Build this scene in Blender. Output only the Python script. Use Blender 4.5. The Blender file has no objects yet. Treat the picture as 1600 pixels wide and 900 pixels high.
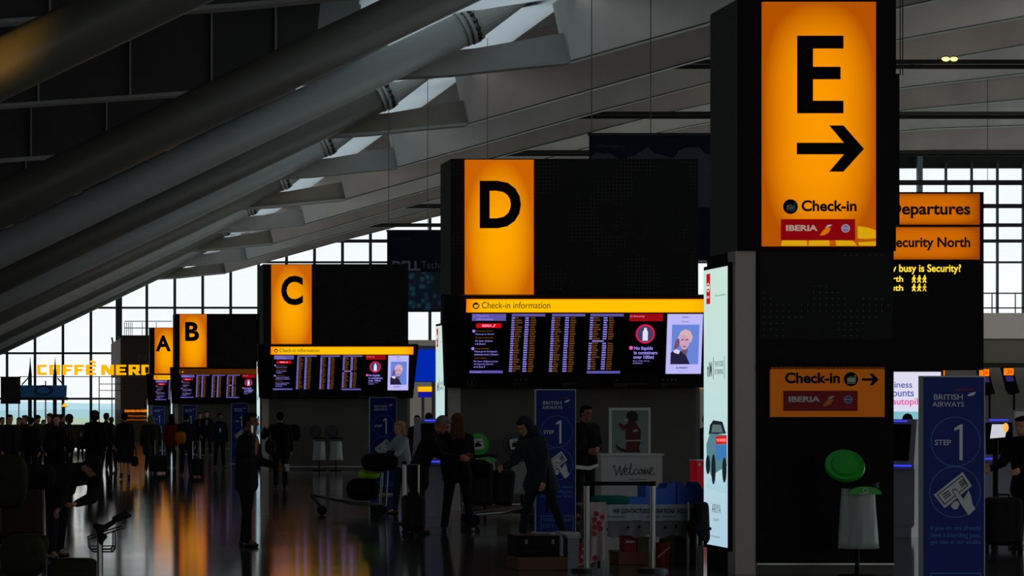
import bpy, bmesh, math, random
from mathutils import Vector, Matrix, Quaternion
R = math.radians
random.seed(7)
SC = bpy.context.scene
COL = SC.collection

# ------------------------------------------------------------------ camera, exposure, sky, window light
F = 3720.0          # focal length in pixels of the 1600 px frame
CAMZ = 1.70         # eye height
HZ = 646.0          # horizon row
VX = -5.0           # column the hall recedes towards
cam_d = bpy.data.cameras.new('camera'); cam = bpy.data.objects.new('camera', cam_d); COL.objects.link(cam)
cam.location = (0, 0, CAMZ); cam.rotation_euler = (R(90), 0, 0)
cam_d.sensor_width = 36; cam_d.lens = F / 1600 * 36
cam_d.shift_x = (800 - VX) / 1600; cam_d.shift_y = (HZ - 450) / 1600
cam_d.clip_start = .1; cam_d.clip_end = 6000
SC.camera = cam
SC.view_settings.view_transform = 'Standard'; SC.view_settings.look = 'None'
SC.view_settings.exposure = 0.0; SC.view_settings.gamma = 1.0; SC.view_settings.use_curve_mapping = False
SC.cycles.max_bounces = 8; SC.cycles.diffuse_bounces = 4; SC.cycles.glossy_bounces = 4
SC.cycles.transparent_max_bounces = 12; SC.cycles.transmission_bounces = 4
SC.cycles.sample_clamp_indirect = 4.0

w = bpy.data.worlds.new('overcast_sky'); SC.world = w; w.use_nodes = True
bg = w.node_tree.nodes['Background']; bg.inputs[0].default_value = (.95, .985, 1.0, 1); bg.inputs[1].default_value = 1.08

def area(name, loc, rot, sx, sy, power, col):
    d = bpy.data.lights.new(name, 'AREA'); d.shape = 'RECTANGLE'; d.size = sx; d.size_y = sy
    d.energy = power; d.color = col
    o = bpy.data.objects.new(name, d); COL.objects.link(o); o.location = loc; o.rotation_euler = rot
    return o
# area lamps for overcast daylight at assumed, unseen glazing: near gable behind the camera, right long side
DAY_BACK, DAY_RIGHT = 420, 8600
area('daylight_near_gable', (30, -42, 9), (R(90), 0, R(0)), 70, 12, DAY_BACK, (.9, .97, 1))
def warm(name, loc, rot, power, ang, col):
    d = bpy.data.lights.new(name, 'SPOT'); d.energy = power; d.color = col; d.spot_size = R(ang); d.spot_blend = .8; d.shadow_soft_size = .4
    o = bpy.data.objects.new(name, d); COL.objects.link(o); o.location = loc; o.rotation_euler = rot
warm('assumed_amber_uplight', (-.7, 40, 5.6), (R(122), 0, R(-3)), 3200, 24, (1, .5, .06))      # unseen lamp added as the assumed source of the amber glow on the near strut
warm('assumed_cafe_uplight', (-9, 150, 3), (R(176), 0, 0), 900, 110, (1, .55, .25))           # unseen spot added for assumed warm cafe light on the far struts
lf = area('left_side_fill', (-24, 95, 4), (R(90), 0, R(-90)), 170, 5, 1000, (.9, .97, 1)); lf.data.spread = R(120)   # unseen fill lamp added to lighten left-facing sides
area('daylight_right_facade', (118, 110, 12), (R(90), 0, R(90)), 200, 16, DAY_RIGHT, (.9, .97, 1))

# ------------------------------------------------------------------ materials
def lin(c):
    return tuple(((v / 255) / 12.92 if v / 255 <= .04045 else ((v / 255 + .055) / 1.055) ** 2.4) for v in c)
_M = {}
def mat(name, rgb=(128, 128, 128), rough=.6, metal=0., spec=.5, emit=None, es=1.0, alpha=None, noise=0, lin_rgb=None):
    if name in _M: return _M[name]
    m = bpy.data.materials.new(name); m.use_nodes = True; _M[name] = m
    b = m.node_tree.nodes['Principled BSDF']
    c = lin_rgb or lin(rgb)
    b.inputs['Base Color'].default_value = (*c, 1)
    b.inputs['Roughness'].default_value = rough; b.inputs['Metallic'].default_value = metal
    b.inputs['Specular IOR Level'].default_value = spec
    if emit is not None:
        b.inputs['Emission Color'].default_value = (*lin(emit), 1); b.inputs['Emission Strength'].default_value = es
    if alpha is not None: b.inputs['Alpha'].default_value = alpha
    if noise:
        nt = m.node_tree; tc = nt.nodes.new('ShaderNodeTexCoord'); n = nt.nodes.new('ShaderNodeTexNoise')
        n.inputs['Scale'].default_value = noise; n.inputs['Detail'].default_value = 5
        mx = nt.nodes.new('ShaderNodeMix'); mx.data_type = 'RGBA'
        mx.inputs[6].default_value = (*[v * .7 for v in c], 1); mx.inputs[7].default_value = (*[min(1, v * 1.25) for v in c], 1)
        nt.links.new(tc.outputs['Object'], n.inputs['Vector']); nt.links.new(n.outputs['Fac'], mx.inputs[0])
        nt.links.new(mx.outputs[2], b.inputs['Base Color'])
    return m
def glow(name, rgb, s=1.0):                      # something that gives off light
    return mat(name, (3, 3, 3), .6, spec=.05, emit=rgb, es=s)
def nodes(m): return m.node_tree, m.node_tree.nodes['Principled BSDF']

def backlit(name, centre, edge, px=2.2, pz=2.2):     # a back-lit acrylic panel: the tubes inside leave the rim a little dimmer
    if name in _M: return _M[name]
    m = mat(name, (2, 1, 0), .6, spec=0); nt, b = nodes(m); N = nt.nodes.new; L = nt.links.new
    tc = N('ShaderNodeTexCoord'); sp = N('ShaderNodeSeparateXYZ'); L(tc.outputs['Generated'], sp.inputs[0])
    def rim(out, p):
        a = N('ShaderNodeMath'); a.operation = 'MULTIPLY_ADD'; a.inputs[1].default_value = 2; a.inputs[2].default_value = -1; L(out, a.inputs[0])
        c = N('ShaderNodeMath'); c.operation = 'ABSOLUTE'; L(a.outputs[0], c.inputs[0])
        d = N('ShaderNodeMath'); d.operation = 'POWER'; d.inputs[1].default_value = p; L(c.outputs[0], d.inputs[0]); return d
    x = rim(sp.outputs['X'], px); z = rim(sp.outputs['Z'], pz)
    s = N('ShaderNodeMath'); s.operation = 'ADD'; s.use_clamp = True; L(x.outputs[0], s.inputs[0]); L(z.outputs[0], s.inputs[1])
    mx = N('ShaderNodeMix'); mx.data_type = 'RGBA'; L(s.outputs[0], mx.inputs[0])
    mx.inputs[6].default_value = (*lin(centre), 1); mx.inputs[7].default_value = (*lin(edge), 1)
    L(mx.outputs[2], b.inputs['Emission Color']); b.inputs['Emission Strength'].default_value = 1
    return m

def dotted(name, base, dot, pitch, r, nscale, lo):    # perforated sheet: small pale holes in a grid, many of them blanked
    if name in _M: return _M[name]
    m = mat(name, base, .6, spec=.2); nt, b = nodes(m); N = nt.nodes.new; L = nt.links.new
    tc = N('ShaderNodeTexCoord'); sp = N('ShaderNodeSeparateXYZ'); L(tc.outputs['Object'], sp.inputs[0])
    def cell(out):
        a = N('ShaderNodeMath'); a.operation = 'DIVIDE'; a.inputs[1].default_value = pitch; L(out, a.inputs[0])
        f = N('ShaderNodeMath'); f.operation = 'FRACT'; L(a.outputs[0], f.inputs[0])
        g = N('ShaderNodeMath'); g.operation = 'SUBTRACT'; g.inputs[1].default_value = .5; L(f.outputs[0], g.inputs[0])
        k = N('ShaderNodeMath'); k.operation = 'FLOOR'; L(a.outputs[0], k.inputs[0]); return g, k
    a1 = N('ShaderNodeMath'); a1.operation = 'ADD'; L(sp.outputs['X'], a1.inputs[0]); L(sp.outputs['Y'], a1.inputs[1])
    gx, kx = cell(a1.outputs[0]); gz, kz = cell(sp.outputs['Z'])
    cv = N('ShaderNodeCombineXYZ'); L(gx.outputs[0], cv.inputs[0]); L(gz.outputs[0], cv.inputs[1])
    ln = N('ShaderNodeVectorMath'); ln.operation = 'LENGTH'; L(cv.outputs[0], ln.inputs[0])
    ls = N('ShaderNodeMath'); ls.operation = 'LESS_THAN'; ls.inputs[1].default_value = r; L(ln.outputs['Value'], ls.inputs[0])
    kv = N('ShaderNodeCombineXYZ'); L(kx.outputs[0], kv.inputs[0]); L(kz.outputs[0], kv.inputs[1])
    nz = N('ShaderNodeTexNoise'); nz.inputs['Scale'].default_value = nscale; nz.inputs['Detail'].default_value = 3; L(kv.outputs[0], nz.inputs['Vector'])
    gt = N('ShaderNodeMath'); gt.operation = 'GREATER_THAN'; gt.inputs[1].default_value = lo; L(nz.outputs['Fac'], gt.inputs[0])
    mu = N('ShaderNodeMath'); mu.operation = 'MULTIPLY'; L(ls.outputs[0], mu.inputs[0]); L(gt.outputs[0], mu.inputs[1])
    mx = N('ShaderNodeMix'); mx.data_type = 'RGBA'; L(mu.outputs[0], mx.inputs[0])
    mx.inputs[6].default_value = (*lin(base), 1); mx.inputs[7].default_value = (*lin(dot), 1); L(mx.outputs[2], b.inputs['Base Color'])
    return m

def m_floor():
    m = mat('polished_stone_floor', lin_rgb=(.05, .05, .048), rough=.1, spec=1.0); nt, b = nodes(m); N = nt.nodes.new; L = nt.links.new
    tc = N('ShaderNodeTexCoord')
    br = N('ShaderNodeTexBrick'); br.offset = 0; br.inputs['Scale'].default_value = 1
    br.inputs['Brick Width'].default_value = .9; br.inputs['Row Height'].default_value = .9; br.inputs['Mortar Size'].default_value = .004
    br.inputs['Color1'].default_value = (.060, .058, .054, 1); br.inputs['Color2'].default_value = (.046, .045, .043, 1); br.inputs['Mortar'].default_value = (.02, .02, .02, 1)
    L(tc.outputs['Object'], br.inputs['Vector'])
    n = N('ShaderNodeTexNoise'); n.inputs['Scale'].default_value = .8; n.inputs['Detail'].default_value = 6; L(tc.outputs['Object'], n.inputs['Vector'])
    mr = N('ShaderNodeMapRange'); mr.inputs[3].default_value = .07; mr.inputs[4].default_value = .12; L(n.outputs['Fac'], mr.inputs[0]); L(mr.outputs[0], b.inputs['Roughness'])
    L(br.outputs['Color'], b.inputs['Base Color'])
    return m
def m_glass():
    m = bpy.data.materials.new('window_glass'); m.use_nodes = True; nt = m.node_tree; nt.nodes.clear(); N = nt.nodes.new; L = nt.links.new
    o = N('ShaderNodeOutputMaterial'); t = N('ShaderNodeBsdfTransparent'); t.inputs[0].default_value = (.95, .97, .97, 1)
    g = N('ShaderNodeBsdfGlossy'); g.inputs['Roughness'].default_value = .03; mx = N('ShaderNodeMixShader'); mx.inputs[0].default_value = .05
    L(t.outputs[0], mx.inputs[1]); L(g.outputs[0], mx.inputs[2]); L(mx.outputs[0], o.inputs[0]); return m
def m_translucent(name, col, k):
    m = bpy.data.materials.new(name); m.use_nodes = True; nt = m.node_tree; nt.nodes.clear(); N = nt.nodes.new; L = nt.links.new
    o = N('ShaderNodeOutputMaterial'); t = N('ShaderNodeBsdfTranslucent'); t.inputs[0].default_value = (*col, 1)
    d = N('ShaderNodeBsdfDiffuse'); d.inputs[0].default_value = (*col, 1); mx = N('ShaderNodeMixShader'); mx.inputs[0].default_value = k
    L(t.outputs[0], mx.inputs[1]); L(d.outputs[0], mx.inputs[2]); L(mx.outputs[0], o.inputs[0]); return m
def m_bag():
    m = bpy.data.materials.new('clear_bin_bag'); m.use_nodes = True; nt = m.node_tree; b = nt.nodes['Principled BSDF']
    b.inputs['Base Color'].default_value = (.5, .55, .52, 1); b.inputs['Roughness'].default_value = .35; b.inputs['Alpha'].default_value = .62
    return m

BLACK = mat('black_powder_coat', (8, 8, 8), .6, spec=.1)
BLACKP = dotted('black_perforated_cladding', (9, 9, 9), (125, 125, 120), .0655, .09, .09, .53)
SIDE = dotted('dark_green_grey_cladding', (86, 90, 84), (105, 110, 104), .13, .06, .2, .52)
TAUPE = mat('taupe_wall_panel', (92, 88, 80), .7, spec=.2, noise=1.5)
TAUPE2 = mat('taupe_metal_pilaster', (190, 176, 166), .5, spec=.3)
STEEL = mat('brushed_steel', (132, 134, 128), .3, metal=.9)
DSTEEL = mat('dark_steel', (70, 72, 72), .4, metal=.7)
WHITE = mat('white_board', (225, 226, 222), .6, spec=.2)
GREYP = mat('grey_plastic', (150, 152, 152), .5)
RUB = mat('black_rubber', (14, 14, 14), .7, spec=.2)
INK = mat('black_ink', (8, 6, 5), .7, spec=.1)
BROWNINK = mat('dark_brown_lettering', (40, 14, 0), .7, spec=.1)
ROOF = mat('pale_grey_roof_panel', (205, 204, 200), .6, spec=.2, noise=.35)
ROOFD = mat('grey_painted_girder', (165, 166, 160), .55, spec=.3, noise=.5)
ROOFW = mat('shaded_warm_roof_panel', (184, 174, 167), .6, spec=.2, noise=.35)  # shaded copy of the roof panel, weaker light put into the colour
TUBE_SHADED = mat('shaded_grey_tube', (88, 87, 78), .45, spec=.4)  # same strut paint as the others, its shade put into the colour
GIRD = mat('shaded_girder_web', (74, 75, 70), .6, spec=.2, noise=.5)  # left stretch of the girder, darkened in the colour to stand for shade
TUBE = mat('grey_painted_tube', (150, 154, 150), .45, spec=.4)
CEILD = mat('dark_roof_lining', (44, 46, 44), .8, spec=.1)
BARM = mat('dark_gantry_paint', (38, 38, 36), .6, spec=.2)
MULL = mat('dark_blue_grey_frame', (52, 56, 70), .5, spec=.3)
GLASS = m_glass()
ORANGE = backlit('orange_backlit_sign', (255, 166, 0), (200, 98, 2))
ORANGE_E = backlit('deep_orange_backlit_sign', (252, 152, 0), (178, 82, 0), 2.4, 3.4)
AMBER = backlit('amber_backlit_strip', (255, 194, 0), (250, 130, 0), 14, 14)
ORANGE_DIM = backlit('dim_orange_backlit_sign', (205, 104, 0), (150, 68, 0), 6, 6)
RED = mat('airline_red', (150, 10, 14), .5, spec=.2)
REDGLOW = glow('lit_red_panel', (150, 8, 18))
WHITELET = mat('white_lettering', (215, 212, 208), .6, spec=.1)
BLUE = mat('navy_totem_face', (12, 42, 128), .5, spec=.2)
PALEBLUE = mat('pale_blue_line', (92, 142, 200), .6, spec=.1)
LILAC = glow('lilac_screen_text', (150, 135, 235))
LILACBAR = glow('lilac_screen_bar', (92, 84, 165))
WARMTXT = glow('amber_screen_text', (108, 66, 18))
SCRBLACK = mat('screen_black', (5, 3, 6), .6, spec=.05)
SKIN = mat('skin', (190, 135, 105), .6, spec=.3)
SKIND = mat('dark_skin', (110, 70, 50), .6, spec=.3)
BAG = m_bag()

# ------------------------------------------------------------------ mesh helpers
def X(px, Y): return (px - VX) * Y / F
def Z(py, Y): return CAMZ + (HZ - py) * Y / F
def S(Y): return F / Y
def FLOORY(py): return CAMZ * F / (py - HZ)

def wloc(o):
    v = Vector((0, 0, 0))
    while o is not None: v += o.location; o = o.parent
    return v
class MB:
    def __init__(s): s.v = []; s.f = []; s.m = []
    def add(s, vs, fs, mi=0):
        k = len(s.v); s.v += [tuple(v) for v in vs]; s.f += [tuple(i + k for i in f) for f in fs]; s.m += [mi] * len(fs); return s
    def box(s, x0, x1, y0, y1, z0, z1, mi=0):
        v = [(x, y, z) for z in (z0, z1) for y in (y0, y1) for x in (x0, x1)]
        return s.add(v, [(0, 2, 3, 1), (4, 5, 7, 6), (0, 1, 5, 4), (2, 6, 7, 3), (0, 4, 6, 2), (1, 3, 7, 5)], mi)
    def prism(s, poly, y0, y1, mi=0, ax='y'):          # poly of (x,z); front face towards -Y
        n = len(poly)
        a = sum(poly[i][0] * poly[(i + 1) % n][1] - poly[(i + 1) % n][0] * poly[i][1] for i in range(n))
        if a < 0: poly = poly[::-1]
        if ax == 'y': P = lambda p, t: (p[0], t, p[1])
        elif ax == 'x': P = lambda p, t: (t, p[0], p[1])
        else: P = lambda p, t: (p[0], p[1], t)
        vs = [P(p, y0) for p in poly] + [P(p, y1) for p in poly]
        fs = [tuple(range(n)), tuple(range(2 * n - 1, n - 1, -1))] + [(i, i + n, (i + 1) % n + n, (i + 1) % n) for i in range(n)]
        return s.add(vs, fs, mi)
    def cyl(s, p, q, r, r2=None, n=12, mi=0):
        p = Vector(p); q = Vector(q); r2 = r if r2 is None else r2; d = (q - p).normalized()
        u = d.orthogonal().normalized(); w_ = d.cross(u); vs = []
        for c, rr in ((p, r), (q, r2)):
            for i in range(n):
                a = 2 * math.pi * i / n; vs.append(c + (u * math.cos(a) + w_ * math.sin(a)) * rr)
        fs = [tuple(range(n - 1, -1, -1)), tuple(range(n, 2 * n))] + [(i, (i + 1) % n, (i + 1) % n + n, i + n) for i in range(n)]
        return s.add(vs, fs, mi)
    def path(s, pts, r, n=8, mi=0):
        for a, b in zip(pts, pts[1:]): s.cyl(a, b, r, n=n, mi=mi)
        for p in pts[1:-1]: s.ball(p, (r, r, r), n=n, m=4, mi=mi)
        return s
    def ball(s, c, r, rot=None, n=12, m=8, mi=0):
        c = Vector(c); r = (r, r, r) if isinstance(r, (int, float)) else r; vs = []; q = rot or Matrix.Identity(3)
        vs.append(c + q @ Vector((0, 0, r[2])))
        for j in range(1, m):
            t = math.pi * j / m
            for i in range(n):
                a = 2 * math.pi * i / n; vs.append(c + q @ Vector((r[0] * math.sin(t) * math.cos(a), r[1] * math.sin(t) * math.sin(a), r[2] * math.cos(t))))
        vs.append(c + q @ Vector((0, 0, -r[2])))
        fs = [(0, 1 + i, 1 + (i + 1) % n) for i in range(n)]
        for j in range(m - 2):
            for i in range(n):
                a = 1 + j * n + i; b = 1 + j * n + (i + 1) % n; fs.append((a, a + n, b + n, b))
        k = len(vs) - 1; o = 1 + (m - 2) * n
        fs += [(k, o + (i + 1) % n, o + i) for i in range(n)]
        return s.add(vs, fs, mi)
    def rcone(s, p, q, r, r2=None, n=10, mi=0):
        r2 = r if r2 is None else r2
        s.cyl(p, q, r, r2, n, mi); s.ball(p, r, n=n, m=6, mi=mi); s.ball(q, r2, n=n, m=6, mi=mi); return s
    def ring(s, cx, cz, r, wd, y0, y1, n=40, mi=0, sx=1.0):
        vs = []
        for rr, y in ((r, y0), (r - wd, y0), (r - wd, y1), (r, y1)):
            for i in range(n):
                a = 2 * math.pi * i / n; vs.append((cx + rr * sx * math.cos(a), y, cz + rr * math.sin(a)))
        fs = []
        for k in range(4):
            for i in range(n):
                j = (i + 1) % n; k2 = (k + 1) % 4; fs.append((k * n + i, k2 * n + i, k2 * n + j, k * n + j))
        return s.add(vs, fs, mi)
    def disc(s, cx, cz, r, y0, y1, n=28, mi=0, sx=1.0):
        return s.prism([(cx + r * sx * math.cos(2 * math.pi * i / n), cz + r * math.sin(2 * math.pi * i / n)) for i in range(n)], y0, y1, mi)
    def text(s, body, x0, x1, z0, z1, y, bold=0., t=.003, mi=0, keep=False):   # lettering fitted into a box on an XZ plane facing -Y
        vs, fs = glyphs(body, bold)
        ax = min(v[0] for v in vs); bx = max(v[0] for v in vs); az = min(v[1] for v in vs); bz = max(v[1] for v in vs)
        kz = (z1 - z0) / (bz - az); kx = kz if keep else (x1 - x0) / (bx - ax)
        n = len(vs)
        V = [(x0 + (v[0] - ax) * kx, y - t, z0 + (v[1] - az) * kz) for v in vs]
        return s.add(V, fs, mi)
    def turn(s, fn): s.v = [tuple(fn(*v)) for v in s.v]; return s
    def build(s, name, mats, parent=None, world=True, smooth=False, bevel=0, at=None):
        off = Vector((0, 0, 0))
        if world and parent is not None: off = wloc(parent)
        loc = Vector((0, 0, 0))
        if at is not None: loc = Vector(at); off = off + loc
        elif parent is None and world:
            xs = [v[0] for v in s.v]; ys = [v[1] for v in s.v]; zs = [v[2] for v in s.v]
            loc = Vector(((min(xs) + max(xs)) / 2, (min(ys) + max(ys)) / 2, min(zs))); off = loc
        me = bpy.data.meshes.new(name)
        me.from_pydata([tuple(Vector(v) - off) for v in s.v], [], s.f)
        mats = mats if isinstance(mats, (list, tuple)) else [mats]
        for m in mats: me.materials.append(m)
        if len(mats) > 1: me.polygons.foreach_set('material_index', s.m)
        if smooth: me.polygons.foreach_set('use_smooth', [True] * len(me.polygons))
        me.update()
        o = bpy.data.objects.new(name, me); COL.objects.link(o); o.location = loc
        if parent is not None: o.parent = parent
        if bevel:
            b = o.modifiers.new('bevel', 'BEVEL'); b.width = bevel; b.segments = 2; b.limit_method = 'ANGLE'
        return o
_G = {}
def glyphs(body, bold):
    k = (body, bold)
    if k not in _G:
        c = bpy.data.curves.new('t', 'FONT'); c.body = body; c.offset = bold; c.resolution_u = 4; c.fill_mode = 'FRONT'
        o = bpy.data.objects.new('t', c); m = o.to_mesh()
        _G[k] = ([tuple(v.co) for v in m.vertices], [tuple(p.vertices) for p in m.polygons])
        o.to_mesh_clear(); bpy.data.objects.remove(o); bpy.data.curves.remove(c)
    return _G[k]
def thing(name, label, cat, loc=(0, 0, 0), group=None):
    o = bpy.data.objects.new(name, None); COL.objects.link(o); o.location = loc; o.empty_display_size = .2
    return tag(o, label, cat, group)
def tag(o, label=None, cat=None, group=None, kind=None):
    if label: o['label'] = label
    if cat: o['category'] = cat
    if group: o['group'] = group
    if kind: o['kind'] = kind
    return o
def struct(o): o['kind'] = 'structure'; return o
def copy_tree(o, parent=None, label=None, group=None, loc=None):
    c = o.copy(); COL.objects.link(c)
    if parent is not None: c.parent = parent
    for ch in list(o.children): copy_tree(ch, c)
    if label: c['label'] = label
    if group: c['group'] = group
    if loc is not None: c.location = loc
    return c
# ------------------------------------------------------------------ the hall: floor, roof, gables
YF, YN, XL, XR = 224.0, -40.0, -26.0, 116.0
floor = struct(MB().box(XL - 2, XR + 2, YN - 2, YF + 1, -.3, 0).build('floor', m_floor()))

# roof section, measured in metres across the hall (x, z)
def rp(px, py, k):                # a point of the k-th rafter seen at (px, py)
    Y = 84 + 18 * (k - 1); return (X(px, Y), Z(py, Y))
DEEP = [rp(888, 97, 1), rp(1110, 35, 1), rp(1110, 88, 2), rp(1404, 12, 2), rp(1404, 62, 3), rp(1600, 26, 3), rp(1600, 70, 4), rp(1600, 115, 5), rp(1600, 155, 6), rp(1600, 196, 7), (96, 24.9), (120, 25.0)]
GB = [(-30, rp(0, 167, 1)[1] - 2.6), rp(-5, 167, 1), rp(290, 147, 1), rp(487, 128, 1), rp(620, 121, 1), rp(707, 116, 1), rp(800, 106, 1), rp(888, 98, 1)]
GT = [rp(880, 52, 1), rp(742, 76, 1), rp(677, 82, 1), rp(620, 76, 1), rp(560, 58, 1), (12.9, 17.0), (11.6, 18.0), (-30, 15.5)]
def roof_z(x):
    P = [(-30, 16.5), (10, 19.2), (DEEP[0][0], DEEP[0][1] + 3.2)] + [(a, b + 3.2) for a, b in DEEP[1:]]
    for (a, b), (c, d) in zip(P, P[1:]):
        if a <= x <= c: return b + (d - b) * (x - a) / (c - a)
    return P[-1][1]
def roof_strip(x0, x1, name, m, th=.3, dz=0):
    xs = sorted({x0, x1} | {a for a, b in DEEP if x0 < a < x1} | {10.0} & {v for v in (10.0,) if x0 < v < x1})
    top = [(x, roof_z(x) + th + dz) for x in xs]; bot = [(x, roof_z(x) + dz) for x in xs]
    return MB().prism(bot + top[::-1], YN - 2, YF + 1).build(name, m)
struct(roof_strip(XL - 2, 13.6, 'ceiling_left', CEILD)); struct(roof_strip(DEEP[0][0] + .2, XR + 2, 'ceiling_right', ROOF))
RL = bpy.data.materials.new('tinted_rooflight_glazing'); RL.use_nodes = True; nt = RL.node_tree; nt.nodes.clear()
_o = nt.nodes.new('ShaderNodeOutputMaterial'); _t = nt.nodes.new('ShaderNodeBsdfTransparent'); _t.inputs[0].default_value = (.56, .61, .62, 1); _g = nt.nodes.new('ShaderNodeBsdfGlossy'); _g.inputs['Roughness'].default_value = .1
_x = nt.nodes.new('ShaderNodeMixShader'); _x.inputs[0].default_value = .06; nt.links.new(_t.outputs[0], _x.inputs[1]); nt.links.new(_g.outputs[0], _x.inputs[2]); nt.links.new(_x.outputs[0], _o.inputs[0])
GL = [(13.2, 18.2)] + [(a, b_ + 1.15) for a, b_ in GT[4::-1]] + [(DEEP[0][0] + .1, GT[0][1] + 1.2)]
RL = m_translucent('frosted_rooflight_glazing', (.68, .74, .77), .1)
struct(MB().prism(GL + [(a, b_ + .04) for a, b_ in GL[::-1]], YN - 2, YF + 1).build('ceiling_rooflight', RL))

names = ['nearest', 'second', 'third', 'fourth', 'fifth', 'sixth', 'seventh', 'eighth', 'ninth', 'tenth']
SL = .4776
for k in range(-1, 9):
    Y = 84 + 18 * (k - 1); nm = names[k + 1]
    r = thing('roof_rafter', f'pale grey roof rafter across the hall, {nm} counted from the viewer', 'rafter', (DEEP[0][0], Y, 0), 'roof rafters one behind another')
    gi = [i for i, q in enumerate(GB) if abs(q[0] - rp(487, 128, 1)[0]) < .01][0]
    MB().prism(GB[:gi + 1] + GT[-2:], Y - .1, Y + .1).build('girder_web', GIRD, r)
    g = MB().prism(GB[gi:] + GT[:-1], Y - .1, Y + .1)
    g.build('girder', ROOFD if k % 2 else mat('shaded_warm_girder', (134, 126, 114), .6, spec=.2, noise=.5), r)  # even girders take a darker tone as painted shade
    fl = MB()
    for (a, b), (c, d) in zip(GB, GB[1:]): fl.prism([(a, b - .06), (c, d - .06), (c, d + .06), (a, b + .06)], Y - .34, Y + .34)
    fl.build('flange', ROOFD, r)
    for px in (60, 203, 330, 430):
        x = X(px, 84); zb = [b + (d - b) * (x - a) / (c - a) for (a, b), (c, d) in zip(GB, GB[1:]) if a <= x <= c][0]
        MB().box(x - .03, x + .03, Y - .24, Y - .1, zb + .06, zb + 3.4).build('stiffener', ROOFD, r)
    d = [(DEEP[0][0] - .62, DEEP[0][1] + 2.9)] + DEEP + [(a, b + 3.2) for a, b in DEEP[::-1]]
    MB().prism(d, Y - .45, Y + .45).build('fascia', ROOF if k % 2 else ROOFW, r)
    lip = MB()
    for (a, b), (c, e) in zip(DEEP, DEEP[1:]): lip.prism([(a, b - .05), (c, e - .05), (c, e), (a, b)], Y - .5, Y + .5)
    lip.build('lip', DSTEEL, r)
    # raking tubular leg in the plane of the rafter
    t = thing('raking_strut', f'grey tubular steel strut rising to the right, meets the {nm} roof rafter', 'strut', (X(712, 84) - 25, Y - .95, 0), 'raking struts under the roof')
    a = Vector((X(712, 84), Y - .95, Z(54, 84) + (1.15 if k < 0 else 0))); ux = Vector((1, 0, SL)).normalized(); b = a + ux * (-(a.z) / ux.z)
    MB().cyl(b, a, .6, n=28).build('tube', TUBE if k % 2 and k > 0 else TUBE_SHADED, t, smooth=True)
    cl = MB()
    for q, rr in ((0, .63), (.22, .66), (.5, .62)): cl.cyl(a + ux * q, a + ux * (q + .12), rr, n=28)
    cl.cyl(a, a + ux * .62, .52, n=20)
    cl.build('collar', ROOFD, t)
    for i in range(14):
        an = i * 2 * math.pi / 14; u = ux.orthogonal().normalized(); v = ux.cross(u); c = a + (u * math.cos(an) + v * math.sin(an)) * .6
        if c.y < a.y + .2: MB().cyl(c + ux * .32, c + ux * .52, .06, n=6).build('bolt', DSTEEL, t)
    MB().cyl(a + ux * .62, a + ux * 2.2, .55, .22, n=20).build('cone', ROOFD, t, smooth=False)
    MB().prism([((a + ux * 2.1).x, (a + ux * 2.1).z - .2), ((a + ux * 3.3).x, (a + ux * 3.3).z - .12), ((a + ux * 3.3).x, (a + ux * 3.3).z + .2), ((a + ux * 2.1).x, (a + ux * 2.1).z + .2)], Y - 1.1, Y - .1).build('gusset', ROOFD, t)

# twin dark lighting bars hung across the hall
for k in range(7):
    Y = 104.6 + 18 * k; z = Z(97, 104.6)
    g = thing('gantry_rail', f'pair of dark horizontal bars hung under the roof, {names[k]} pair from the viewer', 'gantry', (60, Y, z), 'lighting bars across the roof')
    MB().box(8, XR, Y - .09, Y + .09, z - .08, z + .1).build('rail', BARM, g); MB().box(8, XR, Y + 1.4, Y + 1.58, z - .08, z + .1).build('rail', BARM, g)
    for x in (66, 92):
        hz = roof_z(x) + .1
        MB().cyl((x, Y, z), (x, Y, hz), .02, n=5).build('hanger', BARM, g)
    for x in range(20, 112, 9): MB().box(x - .04, x + .04, Y, Y + 1.5, z - .06, z - .02).build('cross_tie', BARM, g)
for px, i in ((1477.5, 'left'), (1490, 'right')):
    Y = 104.55; lp = thing('spotlight', f'small lit warm white spotlight above the first dark roof bars, {i} of the two', 'lamp', (X(px, Y), Y, Z(94, Y)), 'pair of ceiling spotlights')
    MB().ball((X(px, Y), Y, Z(92.6, Y)), (.17, .17, .1)).build('lens', glow('lit_lamp', (255, 225, 120), 3), lp)
    MB().cyl((X(px + .8, Y), Y + .05, Z(92, Y)), (X(px + 1.4, Y), Y + .1, Z(88, Y)), .12, .08).build('housing', BARM, lp); MB().cyl((X(px, Y), Y, Z(97, 104.6)), (X(px, Y), Y, Z(93, Y)), .05, n=8).build('stem', BARM, lp)
    d = bpy.data.lights.new('spotlight_beam', 'SPOT'); d.energy = 900; d.spot_size = R(80); d.color = (1, .75, .5)
    # the lamp's own warm light, thrown on to the roof
    o = bpy.data.objects.new('spotlight_beam', d); COL.objects.link(o); o.location = (X(px, Y), Y, Z(90, Y) + .15); o.rotation_euler = (R(180), 0, 0)

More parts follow.
